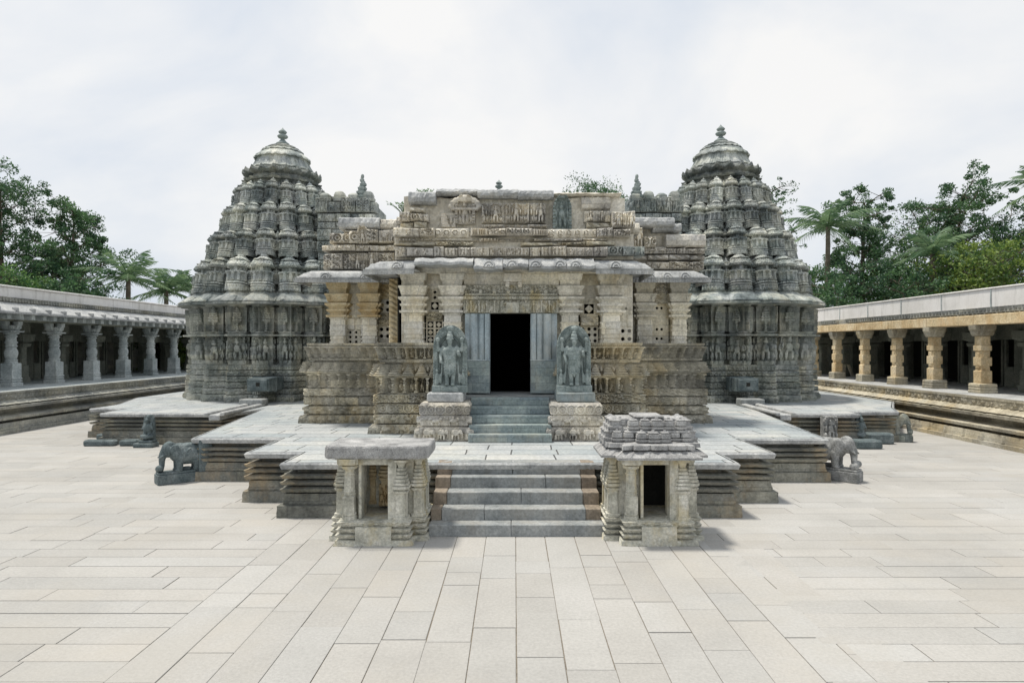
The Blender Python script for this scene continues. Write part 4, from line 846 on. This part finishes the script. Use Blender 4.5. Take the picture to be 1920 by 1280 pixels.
# ------------------------------------------------------------------ small shrines at the stairs
SB = [(.0, .08, .07, .05, p_rough(), .02), (.082, .10, -.02, -.02), (.102, .17, .0, .05, p_leaf(9), .02), (.172, .20, -.03, -.03), (.202, .26, .0, .04, p_leaf(9), .02), (.262, .30, -.04, -.04), (.302, .37, .0, .03, p_leaf(8), .02), (.372, .38, 0, -.3)]
def wall_pil(mb, x, y, w_, z0=.38, z1=1.36, face=-1):
    """pilaster with a little tower motif standing against a wall"""
    h = w_ / 2
    mb.sq(x, y, [(z0, h * 1.05), (z0 + .05, h * 1.05), (z0 + .055, h * .8), (z0 + .42, h * .75), (z0 + .44, h * .95), (z0 + .47, h * 1.05), (z0 + .48, h * .7), (z0 + .50, h * .75)], .2)
    z = z0 + .5; k = 6
    for q in range(k):
        s = h * (1.12 - .11 * q); mb.sq(x, y, [(z, s * .8), (z + .008, s), (z + .045, s), (z + .055, s * .75)], .25); z += .058
    mb.sq(x, y, [(z, h * .4), (z + .03, h * .45), (z1 - .05, h * .6), (z1 - .04, h * .95), (z1, h * 1.0)], .2)
def shrine(x0, x1, porch, label, kind):
    T = thing('small_shrine', label, 'shrine'); px0, px1 = porch; yf, ym, yb = 10.36, 10.64, 11.55; zb = 1.38
    plan = [(x0, yb), (x0, ym), (px0, ym), (px0, yf), (px1, yf), (px1, ym), (x1, ym), (x1, yb)]
    mb = MB(); ribbon(mb, plan, False, SB, .02, .018)
    mb.box(px0 + .26, px1 - .26, yf - .08, yf + .1, -.005, .30, .005); mb.box(px0, px1, yf, ym + .1, .36, .385); mb.box(x0, x1, ym, yb, .36, .384); mb.build('moulded_base', M['shrine'], T)
    nx0, nx1 = (px0 + .32, px1 - .32)
    mb = MB(); t = .1
    mb.box(x0 + .08, x0 + .08 + t, ym + .1, yb, .384, zb); mb.box(x1 - .08 - t, x1 - .08, ym + .1, yb, .384, zb)
    mb.box(x0 + .18, nx0, ym + .06, ym + .22, .384, zb); mb.box(nx1, x1 - .18, ym + .06, ym + .22, .384, zb); mb.box(nx0 - .05, nx1 + .05, ym + .06, ym + .22, 1.24, zb)
    yw = ym + .62 if kind == 'slab' else yb - .1
    mb.box(x0 + .18, x1 - .18, yw, yw + .1, .384, zb); mb.build('shrine_wall', M['shrine'], T, bevel=.01)
    mb = MB()
    for xx in (nx0 - .05, nx1): mb.box(xx, xx + .05, yf + .12, ym + .1, .384, 1.3)
    mb.box(nx0 - .05, nx1 + .05, yf + .1, ym + .15, 1.27, zb - .01); mb.build('niche_frame', M['shrine'], T, bevel=.008)
    for xx, yy, w_ in [(x0 + .1, ym + .1, .22), (x1 - .1, ym + .1, .22)] + [(a, b, .18) for b in (ym + .38, ym + .66) for a in (x0 + .08, x1 - .08)]:
        mb = MB(); wall_pil(mb, xx, yy, w_); mb.build('pilaster', M['shrine'], T)
    cols = [px0 + .12] if kind == 'slab' else [px0 + .12]
    for c in cols:
        mb = MB(); mb.lathe([(.384, .12), (.44, .12), (.445, .10), (.46, .115), (.49, .115), (.495, .09)], (c, yf + .14, 0), 16); mb.sq(c, yf + .14, [(.49, .095), (.76, .095), (.775, .07)])
        mb.lathe([(.76, .08), (.80, .1), (.82, .085), (.84, .1), (.86, .085), (1.1, .082), (1.13, .1), (1.15, .08), (1.19, .08), (1.22, .13), (1.26, .14), (1.262, .1), (1.28, .1)], (c, yf + .14, 0), 18, lambda t: 1 + .04 * np.cos(t * 12)); mb.sq(c, yf + .14, [(1.28, .15), (1.30, .17), (zb, .17)], .2); mb.build('porch_column', M['shrine'], T, bevel=.004)
    mb = MB(); wall_pil(mb, px1 - .13, yf + .14, .24); mb.box(px1 - .34, px1 - .2, yf + .08, yf + .3, .384, zb - .02); mb.build('porch_pier', M['shrine'], T)
    if kind == 'slab':
        mb = MB(); xc = (nx0 + nx1) / 2 + .05; wall_pil(mb, xc, yw - .02, .26, .45, 1.3); relief(mb, xc - .14, xc + .14, yw - .1, .42, .80, p_fig(.14, False), .05, .015, .1); wall_pil(mb, xc - .26, yw, .12, .45, 1.3); mb.build('niche_relief', M['ochre'], T)
        mb = MB(); n = 60; rows = []
        for z_, o_ in [(1.378, -.10), (1.382, -.005), (1.40, .008), (1.43, .012), (1.56, .01), (1.585, -.002), (1.597, -.03)]:
            Pp, Nn, U = sample([(x0 - .1, 11.3), (x0 - .1, 10.45), (x0 - .03, 10.36), (x1 - .0, 10.36), (x1 + .1, 10.45), (x1 + .1, 11.3)], True, .035)
            rows.append(np.concatenate([Pp + Nn * (o_ + rng.uniform(-.007, .005, len(U)))[:, None], (z_ + rng.uniform(-.003, .003, len(U)))[:, None]], 1))
        mb.grid(np.array(rows), True); c = rows[-1].mean(0); last = rows[-1]; mb.grid(np.stack([last, last * .75 + c * .25 + [0, 0, .004]]), True); mb.grid(np.stack([last * .75 + c * .25 + [0, 0, .004], last * .0 + c + [0, 0, .0]]), True)
        mb.build('roof_slab', M['shrinetop'], T)
    else:
        rp = [(x0 - .04, yb), (x0 - .04, ym - .06), (px0 - .06, ym - .06), (px0 - .06, yf - .04), (px1 + .06, yf - .04), (px1 + .06, ym - .06), (x1 + .04, ym - .06), (x1 + .04, yb)]
        mb = MB(); ribbon(mb, rp, False, [(1.375, 1.38, -.3, .06), (1.382, 1.42, .08, .08), (1.422, 1.50, .06, -.06, p_den(.26, .35), .025), (1.502, 1.53, -.10, -.12), (1.532, 1.60, -.07, -.08, p_rib(.32), .05), (1.602, 1.62, -.12, -.3)], .02, .02)
        mb.build('roof_eave', M['shrinetop'], T)
        mb = MB(); mb.box(x0 + .14, x1 - .14, ym + .16, yb, 1.5, 1.84); mb.box(px0 + .1, px1 - .1, yf + .2, ym + .1, 1.5, 1.60)
        mb.box(x0 + .24, x1 - .26, ym + .34, yb, 1.84, 1.97, .01); mb.box(x0 + .5, x1 - .5, ym + .3, yb - .05, 1.98, 2.02, .01); mb.build('roof_core', M['shrinetop'], T, bevel=.02)
        for r_ in range(2):
            mb = MB(); zz = 1.62 + .19 * r_; y0 = (yf + .2 if r_ == 0 else ym + .1); n = 7 - r_; a, b = (x0 + .08 + r_ * .08, x1 - .08 - r_ * .08)
            for k in range(n):
                xx = a + (b - a) * (k + .5) / n; ww = (b - a) / n * .46 * (1.25 if k == n // 2 else 1); yy = y0 + (.0 if abs(k - n // 2) < 2 + r_ else .14)
                mb.sq(xx, yy + .06, [(zz - .05, ww * 1.08), (zz - .012, ww * 1.08), (zz - .01, ww * .6), (zz + .008, ww * .6), (zz + .01, ww * 1.05), (zz + .045, ww * 1.1), (zz + .047, ww * .6), (zz + .062, ww * .6), (zz + .064, ww * .96), (zz + .075, ww * .98), (zz + .135, ww * .90), (zz + .137, ww * .62), (zz + .15, ww * .62), (zz + .152, ww * .78), (zz + .17, ww * .66), (zz + .172, ww * .28), (zz + .20, ww * .2)], .22)
            for yy in (ym + .25, ym + .5, ym + .75):
                for xx in (a, b): mb.sq(xx, yy, [(zz - .05, .12), (zz - .005, .12), (zz, .1), (zz + .01, .12), (zz + .05, .12), (zz + .055, .09), (zz + .12, .08), (zz + .15, .1), (zz + .17, .05), (zz + .2, .02)], .22)
            mb.build('miniature_tower_row', M['shrinetop'], T, bevel=.004)
        mb = MB(); mb.box(nx0 - .2, nx1 + .2, yb - .15, yb - .11, .38, 1.37); mb.build('niche_shade_sheet', M['dark'], T)  # near-black sheet before the back wall, painting the niche's shade
shrine(-2.98, -1.5, (-2.82, -1.72), 'small flat roofed stone shrine with one porch column, left of the stairs', 'slab')
shrine(1.55, 3.06, (1.80, 2.88), 'small stone shrine with a carved tiered roof and dark niche, right of the stairs', 'tier')

# ------------------------------------------------------------------ cloisters
def cloister_base(T, xe, s, y0, y1, m, frz):
    """xe: floor edge x; s=+1 for the left cloister (court towards +X)"""
    path = [(xe, y1), (xe, y0)] if s > 0 else [(xe, y0), (xe, y1)]
    # travel -Y gives outward -X ; the left cloister faces +X, so travel +Y
    path = [(xe, y0), (xe, y1)] if s > 0 else [(xe, y1), (xe, y0)]
    mb = MB(); ribbon(mb, path, False, [(0, .14, .46, .46), (.142, .16, .36, .36), (.162, .40, .36, .33, p_den(.9, .12), .05), (.402, .46, .0, .0), (.462, .50, .08, .28), (.502, .60, .34, .36, p_den(.8, .1), .04), (.602, .66, .34, .16), (.662, .70, .1, .0), (.702, .86, -.08, -.08),
        (.862, .90, .05, .26), (.902, 1.00, .30, .32, p_rough(2), .015), (1.002, 1.04, .28, .08), (1.042, 1.06, .10, .22), (1.062, 1.20, .24, .0, p_den(.55, .2), .04), (1.202, 1.44, -.02, .0, frz, .05), (1.442, 1.50, .04, .04), (1.502, 1.502, .04, -.3)], .045, .03)
    mb.build('moulded_base', m, T)
YA, YB = 17.0, 58.0
CL = thing('cloister', 'long grey pillared cloister on the left with lathe turned columns and sloping eave', 'cloister')
cloister_base(CL, -19.0, 1, YA, YB, M['cbase'], p_fig(.22, False))
mb = MB(); mb.box(-27, -19.05, YA, YB, 1.3, 1.5); mb.build('floor', M['cgrey'], CL)
cys = [22.3 + 2.66 * k for k in range(14)]
c0 = None
def lcol(y):
    c = bpy.data.objects.new('column', None); COL.objects.link(c); c.parent = CL; c.location = (-21.75, y, 1.5); c.scale = (.68, .68, 1.085); c.empty_display_size = .2
    mb = MB(); mb.sq(0, 0, [(0, .44), (.14, .44), (.142, .37), (.18, .37), (.182, .42), (.23, .42), (.232, .37), (.27, .37), (.272, .42), (.32, .42), (.34, .38), (.9, .38), (.92, .34)]); mb.build('column_base', M['cgrey'], c, bevel=.012)
    mb = MB(); mb.lathe([(.90, 0.345), (.95, 0.368), (.99, 0.322), (1.02, 0.356), (1.06, 0.356), (1.08, 0.287), (1.12, 0.310), (1.2, 0.345), (1.32, 0.374), (1.42, 0.345), (1.5, 0.287), (1.55, 0.276), (1.57, 0.333), (1.62, 0.333), (1.64, 0.287), (1.70, 0.310), (1.72, 0.356), (1.76, 0.356), (1.78, 0.299), (1.9, 0.276), (1.95, 0.287), (1.97, 0.345), (2.0, 0.345), (2.02, 0.287), (2.06, 0.287), (2.08, 0.414), (2.12, 0.437), (2.14, 0.345)], (0, 0, 0), 24); mb.build('column_shaft', M['cgrey'], c, smooth=False)
    mb = MB(); mb.sq(0, 0, [(2.14, .50), (2.20, .54), (2.202, .34), (2.28, .32), (2.285, .42), (2.42, .42)], .15)
    for dx, dy in ((1, 0), (-1, 0), (0, 1), (0, -1)):
        mb.loft([[(dx * a + dy * .18 * q, dy * a + dx * .18 * q, z) for a, q, z in ((.3, -1, z0), (w0, -1, z0), (w0, 1, z0), (.3, 1, z0))] for z0, w0 in ((2.2, .38), (2.28, .48), (2.40, .56), (2.44, .62), (2.58, .64))])
    mb.build('column_capital', M['cgrey'], c, bevel=.01); return c
c0 = lcol(cys[0])
for y in cys[1:]: c = copy_tree(c0, CL); c.location = (-21.75 + random.uniform(-.03, .03), y + random.uniform(-.04, .04), 1.5); c.rotation_euler = (0, 0, random.choice((0, 1, 2, 3)) * math.pi / 2 + random.uniform(-.03, .03))
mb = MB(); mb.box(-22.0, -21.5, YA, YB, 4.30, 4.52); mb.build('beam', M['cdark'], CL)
mb = MB()
y = YA
while y < YB: mb = MB(); mb.box(-21.5, -20.78, y, y + .22, 4.36, 4.56); mb.build('rafter_end', M['cgrey'], CL); y += .66
mb = MB(); ribbon(mb, [(-20.75, YA), (-20.75, YB)], False, [(4.56, 4.57, -.8, .12), (4.572, 4.65, .15, .15, p_den(.07, .6), .02), (4.652, 4.69, .13, .10), (4.692, 4.70, .10, .08), (4.71, 5.02, .06, -.42), (5.022, 5.06, -.42, -.42)], .05, .05)
y = YA
while y < YB: mb.box(-20.80, -20.62, y, y + .16, 4.69, 4.82, .008); y += .95
mb.build('sloping_eave', M['slab'], CL)
mb = MB(); ribbon(mb, [(-21.3, YA), (-21.3, YB)], False, [(4.58, 5.08, .02, .02), (5.082, 5.10, .05, .05), (5.102, 5.29, .0, .0, lambda u, v, h: ((u / .17 - np.floor(u / .17)) < .62 - .25 * v) * (hs(np.floor(u / 1.3)) > .12) * 1.0, .12), (5.292, 5.292, .0, -.4)], .035, .05)
mb.build('crenellation', M['cbase'], CL)
mb = MB(); mb.box(-21.75, -21.42, YA, YB, 4.58, 5.72); mb.box(-21.8, -21.36, YA, YB, 5.722, 5.80); mb.build('parapet', M['parapet'], CL, bevel=.02)
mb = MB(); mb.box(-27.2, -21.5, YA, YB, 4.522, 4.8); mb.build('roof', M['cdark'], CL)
def inner(T, xw, xs, s, rng_y, m):
    # back wall made of piers with dark cells between, low sills and a beam
    mb = MB(); mb3 = MB(); k0 = len(rng_y)
    mb.box(min(xw, xw - s * .3), max(xw, xw - s * .3), YA, YB, 3.5, 4.52 if s > 0 else 4.3)
    for y in rng_y:
        mb.box(min(xw, xw - s * .4), max(xw, xw - s * .4), y - .35, y + .35, 1.5, 3.5); mb2 = MB(); mb2.box(min(xw + s * .02, xw - s * .2), max(xw + s * .02, xw - s * .2), y + .36, y + .85, 1.5, 2.35)
        mb2.build('cell_sill', m, T); mb2 = MB()
        for q in (.95, 1.15): mb2.sq(xw - s * .15, y + q, [(1.5, .05), (3.5, .05)])
        mb2.build('door_mullion', m, T); mb2 = MB(); mb2.sq(xs, y + .3, [(1.5, .30), (1.75, .30), (1.76, .25), (2.3, .25), (2.31, .19), (3.2, .19), (3.21, .3), (3.35, .33), (3.36, .2), (3.5, .42), (3.8, .45), (3.81, .3), (4.52 if s > 0 else 4.3, .3)], .15); mb2.build('inner_pillar', m, T)
    mb.build('inner_wall', m, T)
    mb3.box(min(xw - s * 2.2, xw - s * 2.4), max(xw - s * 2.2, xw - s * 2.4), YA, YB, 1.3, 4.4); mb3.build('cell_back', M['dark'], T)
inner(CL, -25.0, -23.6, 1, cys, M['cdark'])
mb = MB(); mb.box(-27.3, -27.1, YA, YB, 0, 4.5); mb.box(-27.3, -19.1, YB, YB + .3, 0, 4.5); mb.build('outer_wall', M['cbase'], CL)

CR = thing('cloister', 'long ochre pillared cloister on the right with rough square pillars and white parapet', 'cloister')
xe = 15.75
cloister_base(CR, xe, -1, YA, YB, M['rbase'], p_fig(.2, False))
mb = MB(); mb.box(xe + .05, 24, YA, YB, 1.3, 1.5); mb.build('floor', M['slab'], CR)
rys = [23.6 - 2.68 + 2.68 * k for k in range(14)]; XC = 17.3
def rcol(y):
    c = bpy.data.objects.new('column', None); COL.objects.link(c); c.parent = CR; c.location = (XC, y, 1.5); c.empty_display_size = .2
    mb = MB(); mb.sq(0, 0, [(0, .32), (.1, .33), (.102, .29), (.13, .29), (.132, .32), (.2, .32), (.202, .29), (.23, .29), (.232, .32), (.34, .31), (.36, .24)]); mb.build('column_base', M['rbase'], c, bevel=.02)
    mb = MB(); h = .205; mb.sq(0, 0, [(.35, h), (.82, h)])
    mb.sq(0, 0, [(.82, h), (.823, h * .78), (1.0, h * .78), (1.003, h)], 0); mb.sq(0, 0, [(1.0, h), (1.32, h)], .0); mb.sq(0, 0, [(1.32, h * .8), (1.55, h * .8)]); mb.sq(0, 0, [(1.55, h), (1.75, h)]); mb.sq(0, 0, [(1.75, h * .84), (2.1, h * .84)]); mb.sq(0, 0, [(.9, h * .4), (.92, h * .96), (1.5, h * .96), (1.52, h * .4)], .5)
    mb.build('column_shaft', M['rcol'], c, bevel=.014)
    mb = MB()
    mb.box(-.22, .22, -.22, .22, 2.1, 2.28)
    for dx, dy in ((1, 0), (-1, 0), (0, 1), (0, -1)):
        mb.loft([[(dx * a + dy * .2 * q, dy * a + dx * .2 * q, z0) for a, q in ((.15, -1), (w0, -1), (w0, 1), (.15, 1))] for z0, w0 in ((2.1, .24), (2.16, .29), (2.30, .34), (2.34, .37), (2.50, .38))])
    mb.build('column_capital', M['rbase'], c, bevel=.012); return c
q0 = rcol(rys[0])
for y in rys[1:]: c = copy_tree(q0, CR); c.location = (XC + random.uniform(-.03, .03), y + random.uniform(-.05, .05), 1.5); c.rotation_euler = (random.uniform(-.006, .006), random.uniform(-.006, .006), random.choice((0, 1, 2, 3)) * math.pi / 2 + random.uniform(-.04, .04)); q = random.uniform(.93, 1.07); c.scale = (q, q, 1)
mb = MB()
for a in rys: mb.box(XC - .38, XC + .32, a + .01, a + 2.67, 4.0, 4.36, .008)
mb.box(XC - .38, XC + .32, YA, rys[0] - .01, 4.0, 4.36); mb.build('beam', M['rcol'], CR, bevel=.015)
mb = MB(); ribbon(mb, [(XC - .2, YB), (XC - .2, YA)], False, [(4.362, 4.42, .02, .02, p_rough(2), .02), (4.422, 4.62, .0, .0, lambda u, v, h: ((u / .2 - np.floor(u / .2)) < .62 - .3 * v) * (hs(np.floor(u / .9)) > .15) * 1.0, .13), (4.622, 4.622, .0, -.3)], .04, .05)
mb.build('crenellation', M['cbase'], CR)
mb = MB(); mb.box(XC - .1, XC + .25, YA, YB, 4.365, 5.28); mb.box(XC - .14, XC + .3, YA, YB, 5.282, 5.34); mb.build('parapet', M['parapet'], CR, bevel=.02)
mb = MB()
for a in rys: mb.box(XC - .125, XC - .09, a - .55, a - .5, 4.6, 5.28)
mb.build('rain_pipe', M['cgrey'], CR)
mb = MB(); mb.box(XC - .05, 24.2, YA, YB, 4.37, 4.58); mb.build('roof', M['cdark'], CR)
inner(CR, 20.8, 19.3, -1, rys, M['cdark'])
mb = MB(); mb.box(23.9, 24.1, YA, YB, 0, 4.5); mb.box(15.9, 24.1, YB, YB + .3, 0, 4.5); mb.build('outer_wall', M['cbase'], CR)
mb = MB(); mb.loft([[(18.9 + a * .1 + z * .05, 36.8 + b * .1, 1.5 + z) for a, b in ((-1, -1), (1, -1), (1, 1), (-1, 1))] for z in (0, .7)])
mb.loft([[(19.45 + a * .06 - z * .35, 36.8 + b * .08, 1.5 + z) for a, b in ((-1, -1), (1, -1), (1, 1), (-1, 1))] for z in (0, .68)]); tag(mb.build('stone_fragment', M['rbase']), 'two pale stone slabs propped together at the far end of the ochre cloister', 'stone fragment')

# ------------------------------------------------------------------ vegetation
def leaves(mb, centers, radii, n, size, flat=.7):
    c = np.asarray(centers); k = len(c); idx = rng.integers(0, k, n); r = np.asarray(radii)[idx]
    d = rng.normal(size=(n, 3)); d /= np.linalg.norm(d, axis=1)[:, None]; d *= (rng.random(n) ** .5)[:, None]; d[:, 2] *= flat
    p = c[idx] + d * r[:, None]; a = rng.normal(size=(n, 3)); a[:, 2] -= .35; a /= np.linalg.norm(a, axis=1)[:, None]
    b = np.cross(a, rng.normal(size=(n, 3))); b /= np.linalg.norm(b, axis=1)[:, None]; s = (size * rng.uniform(.6, 1.3, n))[:, None]
    v = np.stack([p - a * s * .5, p + b * s * .24, p + a * s * .5, p - b * s * .24], 1).reshape(-1, 3)
    mb.add(v, np.arange(4 * n).reshape(-1, 4))
TREES = 'trees growing beyond the cloisters'
def tree(x, y, h, cr, label, m='leafm', n=5000, trunk=.35, low=.35, size=.28, nb=16, cl=.16, seed=None):
    rd = random.Random(seed if seed is not None else int(x * 7 + y)); T = thing('tree', label, 'tree', (x, y, -.03), 0, TREES); tb = MB(); cs, rs = [], []
    lean = Vector((rd.uniform(-.06, .06), rd.uniform(-.04, .04), 1)); pts = [Vector((0, 0, 0)) + lean * h * t + Vector((math.sin(t * 5 + x) * .012 * h, 0, 0)) for t in np.linspace(0, .92, 9)]
    tb.tube(pts, list(np.linspace(trunk, trunk * .16, 9)), 8)
    for i in range(nb):
        t = low + (.95 - low) * (i + rd.random()) / nb; k = t / .92 * 8; i0 = min(int(k), 7); p = pts[i0].lerp(pts[i0 + 1], min(k - i0, 1)); a = i * 2.4 + rd.uniform(-.5, .5)
        rel = (t - low) / (1 - low); l = cr * (1.0 - .55 * rel ** 1.5) * rd.uniform(.6, 1.1) * (.65 + .35 * math.sin(min(1, rel * 3 + .3) * 1.57)); up = rd.uniform(.3, .9)
        q = [p + Vector((math.cos(a), math.sin(a), 0)) * l * s_ + Vector((0, 0, l * up * s_ * (1 - .25 * s_))) for s_ in (0, .35, .7, 1)]
        tb.tube(q, [trunk * .3 * (1 - t * .5), trunk * .2 * (1 - t * .5), trunk * .1, trunk * .04], 5)
        for j in range(8):
            s_ = rd.uniform(.3, 1.05); c = q[0].lerp(q[3], s_) + Vector((rd.gauss(0, 1), rd.gauss(0, 1), rd.gauss(0, .7))) * cr * .24; cs.append(tuple(c)); rs.append(cr * cl * rd.uniform(.45, 1.25)); tb.tube([q[0].lerp(q[3], s_ * .8), c], [trunk * .07, trunk * .03], 4)
    cs.append(tuple(pts[-1])); rs.append(cr * cl * 1.3)
    tb.build('trunk', M['bark'], T); lb = MB(); leaves(lb, cs, rs, int(n * 2.0), size * .78); lb.build('crown', M[m], T); return T
def palm(x, y, h, label, L=3.2, n=17, m='leafp'):
    T = thing('palm_tree', label, 'palm tree', (x, y, -.03), 0, 'coconut palms beyond the cloisters'); tb = MB(); pts = [(math.sin(t * 1.6) * .5, 0, h * t) for t in np.linspace(0, 1, 9)]; tb.tube(pts, list(np.linspace(.26, .15, 9)), 9); tb.build('trunk', M['bark'], T)
    lb = MB(); o = Vector(pts[-1]); vs = []
    for i in range(n):
        a = i * 2.399 + random.uniform(-.2, .2); up = 1.4 - 1.6 * i / n + random.uniform(-.2, .2); d = Vector((math.cos(a), math.sin(a), 0)); rp = []
        ll = L * random.uniform(.8, 1.1)
        for t in np.linspace(0, 1, 15): rp.append(o + d * ll * (t * math.cos(up) + .28 * t * t) + Vector((0, 0, ll * (math.sin(up) * t * 1.05 - .42 * t * t * (1 + .4 * math.cos(up))))))
        lb.tube(rp[::2], [.04, .034, .028, .022, .018, .012, .008, .004], 4)
        sd_ = d.cross(Vector((0, 0, 1)))
        for k in range(1, 15):
            for ss in (-1, 1):
                for e in (0, .5):
                    p = rp[k].lerp(rp[k - 1], e); l = ll * .24 * math.sin(min(1, k / 15 + .12) * math.pi) ** .6 + .1; tip = p + (sd_ * ss * .75 + (rp[k] - rp[k - 1]).normalized() * .75 + Vector((0, 0, -.55 * random.uniform(.5, 1.5)))).normalized() * l
                    w_ = (rp[k] - rp[k - 1]).normalized() * .032; mid = p.lerp(tip, .5) + Vector((0, 0, .05)); vs.append((tuple(p - w_), tuple(p + w_), tuple(mid + w_), tuple(tip)))
    for v in vs: lb.add(v, [(0, 1, 2, 3)])
    lb.build('fronds', M[m], T); return T
def at(px, py, Y): return X(px, Y), Y, Z(py, Y)
# left side
x, y, z = at(12, 322, 46); tree(x, y, z, 3.4, 'tall airy tree at the far left edge behind the cloister', 'leafd', 10000, .32, .35, .24, 26, .19)
x, y, z = at(118, 392, 48); tree(x, y, z, 3.7, 'tall rounded dark tree second from the left edge', 'leafd', 9500, .34, .38, .27, 20, .19)
for px, py, Y, cr, m, lb in [(25, 470, 42, 3.6, 'leafm', 'bushy green tree low at the left edge over the cloister roof'), (75, 450, 46, 3.4, 'leafd', 'dense dark bushy tree filling between the two tall left trees'), (150, 470, 44, 3.4, 'leafd', 'dense dark bushy tree under the rounded tree at the left'),
        (195, 530, 45, 2.6, 'leafm', 'small green bushy tree left of the left palm'), (265, 548, 50, 2.6, 'leafm', 'low bushy tree between the left palms'), (325, 560, 48, 2.2, 'leafy', 'yellow green bush just left of the left tower')]:
    x, y, z = at(px, py, Y); tree(x, y, z - 1.9, cr * .9, lb, m, 5200, .28, .2, .27, 20, .22)
for px, py, Y, L, lb in [(228, 522, 47, 3.4, 'larger coconut palm behind the left cloister'), (300, 545, 50, 3.0, 'coconut palm with drooping fronds nearer the left tower'), (352, 540, 52, 2.8, 'coconut palm half hidden by the left tower'), (90, 492, 52, 2.6, 'coconut palm tucked in the dark trees at the left')]:
    x, y, z = at(px, py, Y); palm(x, y, z, lb, L)
# right side
x, y, z = at(1625, 350, 50); tree(x, y, z, 3.3, 'tall airy dark tree with a narrow crown right of the palm', 'leafd', 8000, .34, .42, .27, 20, .16)
x, y, z = at(1800, 345, 48); tree(x, y, z, 4.3, 'tall wide airy tree near the right edge', 'leafd', 9500, .36, .45, .27, 22, .16)
x, y, z = at(1712, 395, 52); tree(x, y, z, 3.8, 'thin half bare tree with twisting branches between the two tall right trees', 'leafm', 1500, .3, .35, .25, 26, .16)
x, y, z = at(1948, 350, 42); palm(x, y, z, 'coconut palm cut by the right edge of the photo', 3.0)
for px, py, Y, L, lb in [(1540, 425, 48, 3.9, 'tall coconut palm beside the right tower'), (1735, 475, 44, 3.0, 'small coconut palm inside the right hand trees')]:
    x, y, z = at(px, py, Y); palm(x, y, z, lb, L)
for px, py, Y, cr, m, lb in [(1500, 465, 52, 3.0, 'leafm', 'round green tree touching the right tower'), (1545, 480, 44, 3.2, 'leafd', 'dense dark tree under the tall palm'), (1600, 455, 47, 3.4, 'leafd', 'dense dark tree below the narrow tall tree'), (1660, 440, 50, 3.4, 'leafm', 'bushy mid green tree under the half bare tree'),
        (1690, 480, 43, 3.2, 'leafd', 'dark bushy tree in the middle of the right wood'), (1755, 465, 45, 3.4, 'leafd', 'dark bushy tree below the wide airy tree'), (1800, 430, 42, 3.6, 'leafy', 'yellow green bushy tree over the ochre cloister'), (1850, 400, 46, 3.8, 'leafm', 'tall leafy green tree left of the edge palm'),
        (1880, 420, 40, 3.8, 'leafy', 'yellow green tree nearest the right edge of the photo'), (1925, 370, 45, 3.6, 'leafd', 'dark tree at the very right edge'), (1700, 500, 56, 4.0, 'leafd', 'dark background tree deepest in the right wood')]:
    x, y, z = at(px, py, Y); tree(x, y, z - 1.5, cr * .92, lb, m, 5200, .28, .15, .27, 20, .22)
# behind the temple
x, y, z = at(1097, 345, 62); tree(x, y, z, 3.6, 'dark green tree crown rising behind the middle of the hall roof', 'leafd', 11000, .4, .6, .26, 22, .30)
x, y, z = at(1435, 330, 56); tree(x, y, z, 2.9, 'sparse tree whose branches show right of the right tower top', 'leafd', 1500, .3, .5, .25, 14, .15)
x, y, z = at(800, 352, 60); tree(x, y, z, 2.4, 'thin treetop just above the left part of the hall roof', 'leafm', 1400, .3, .6, .22, 14, .14)
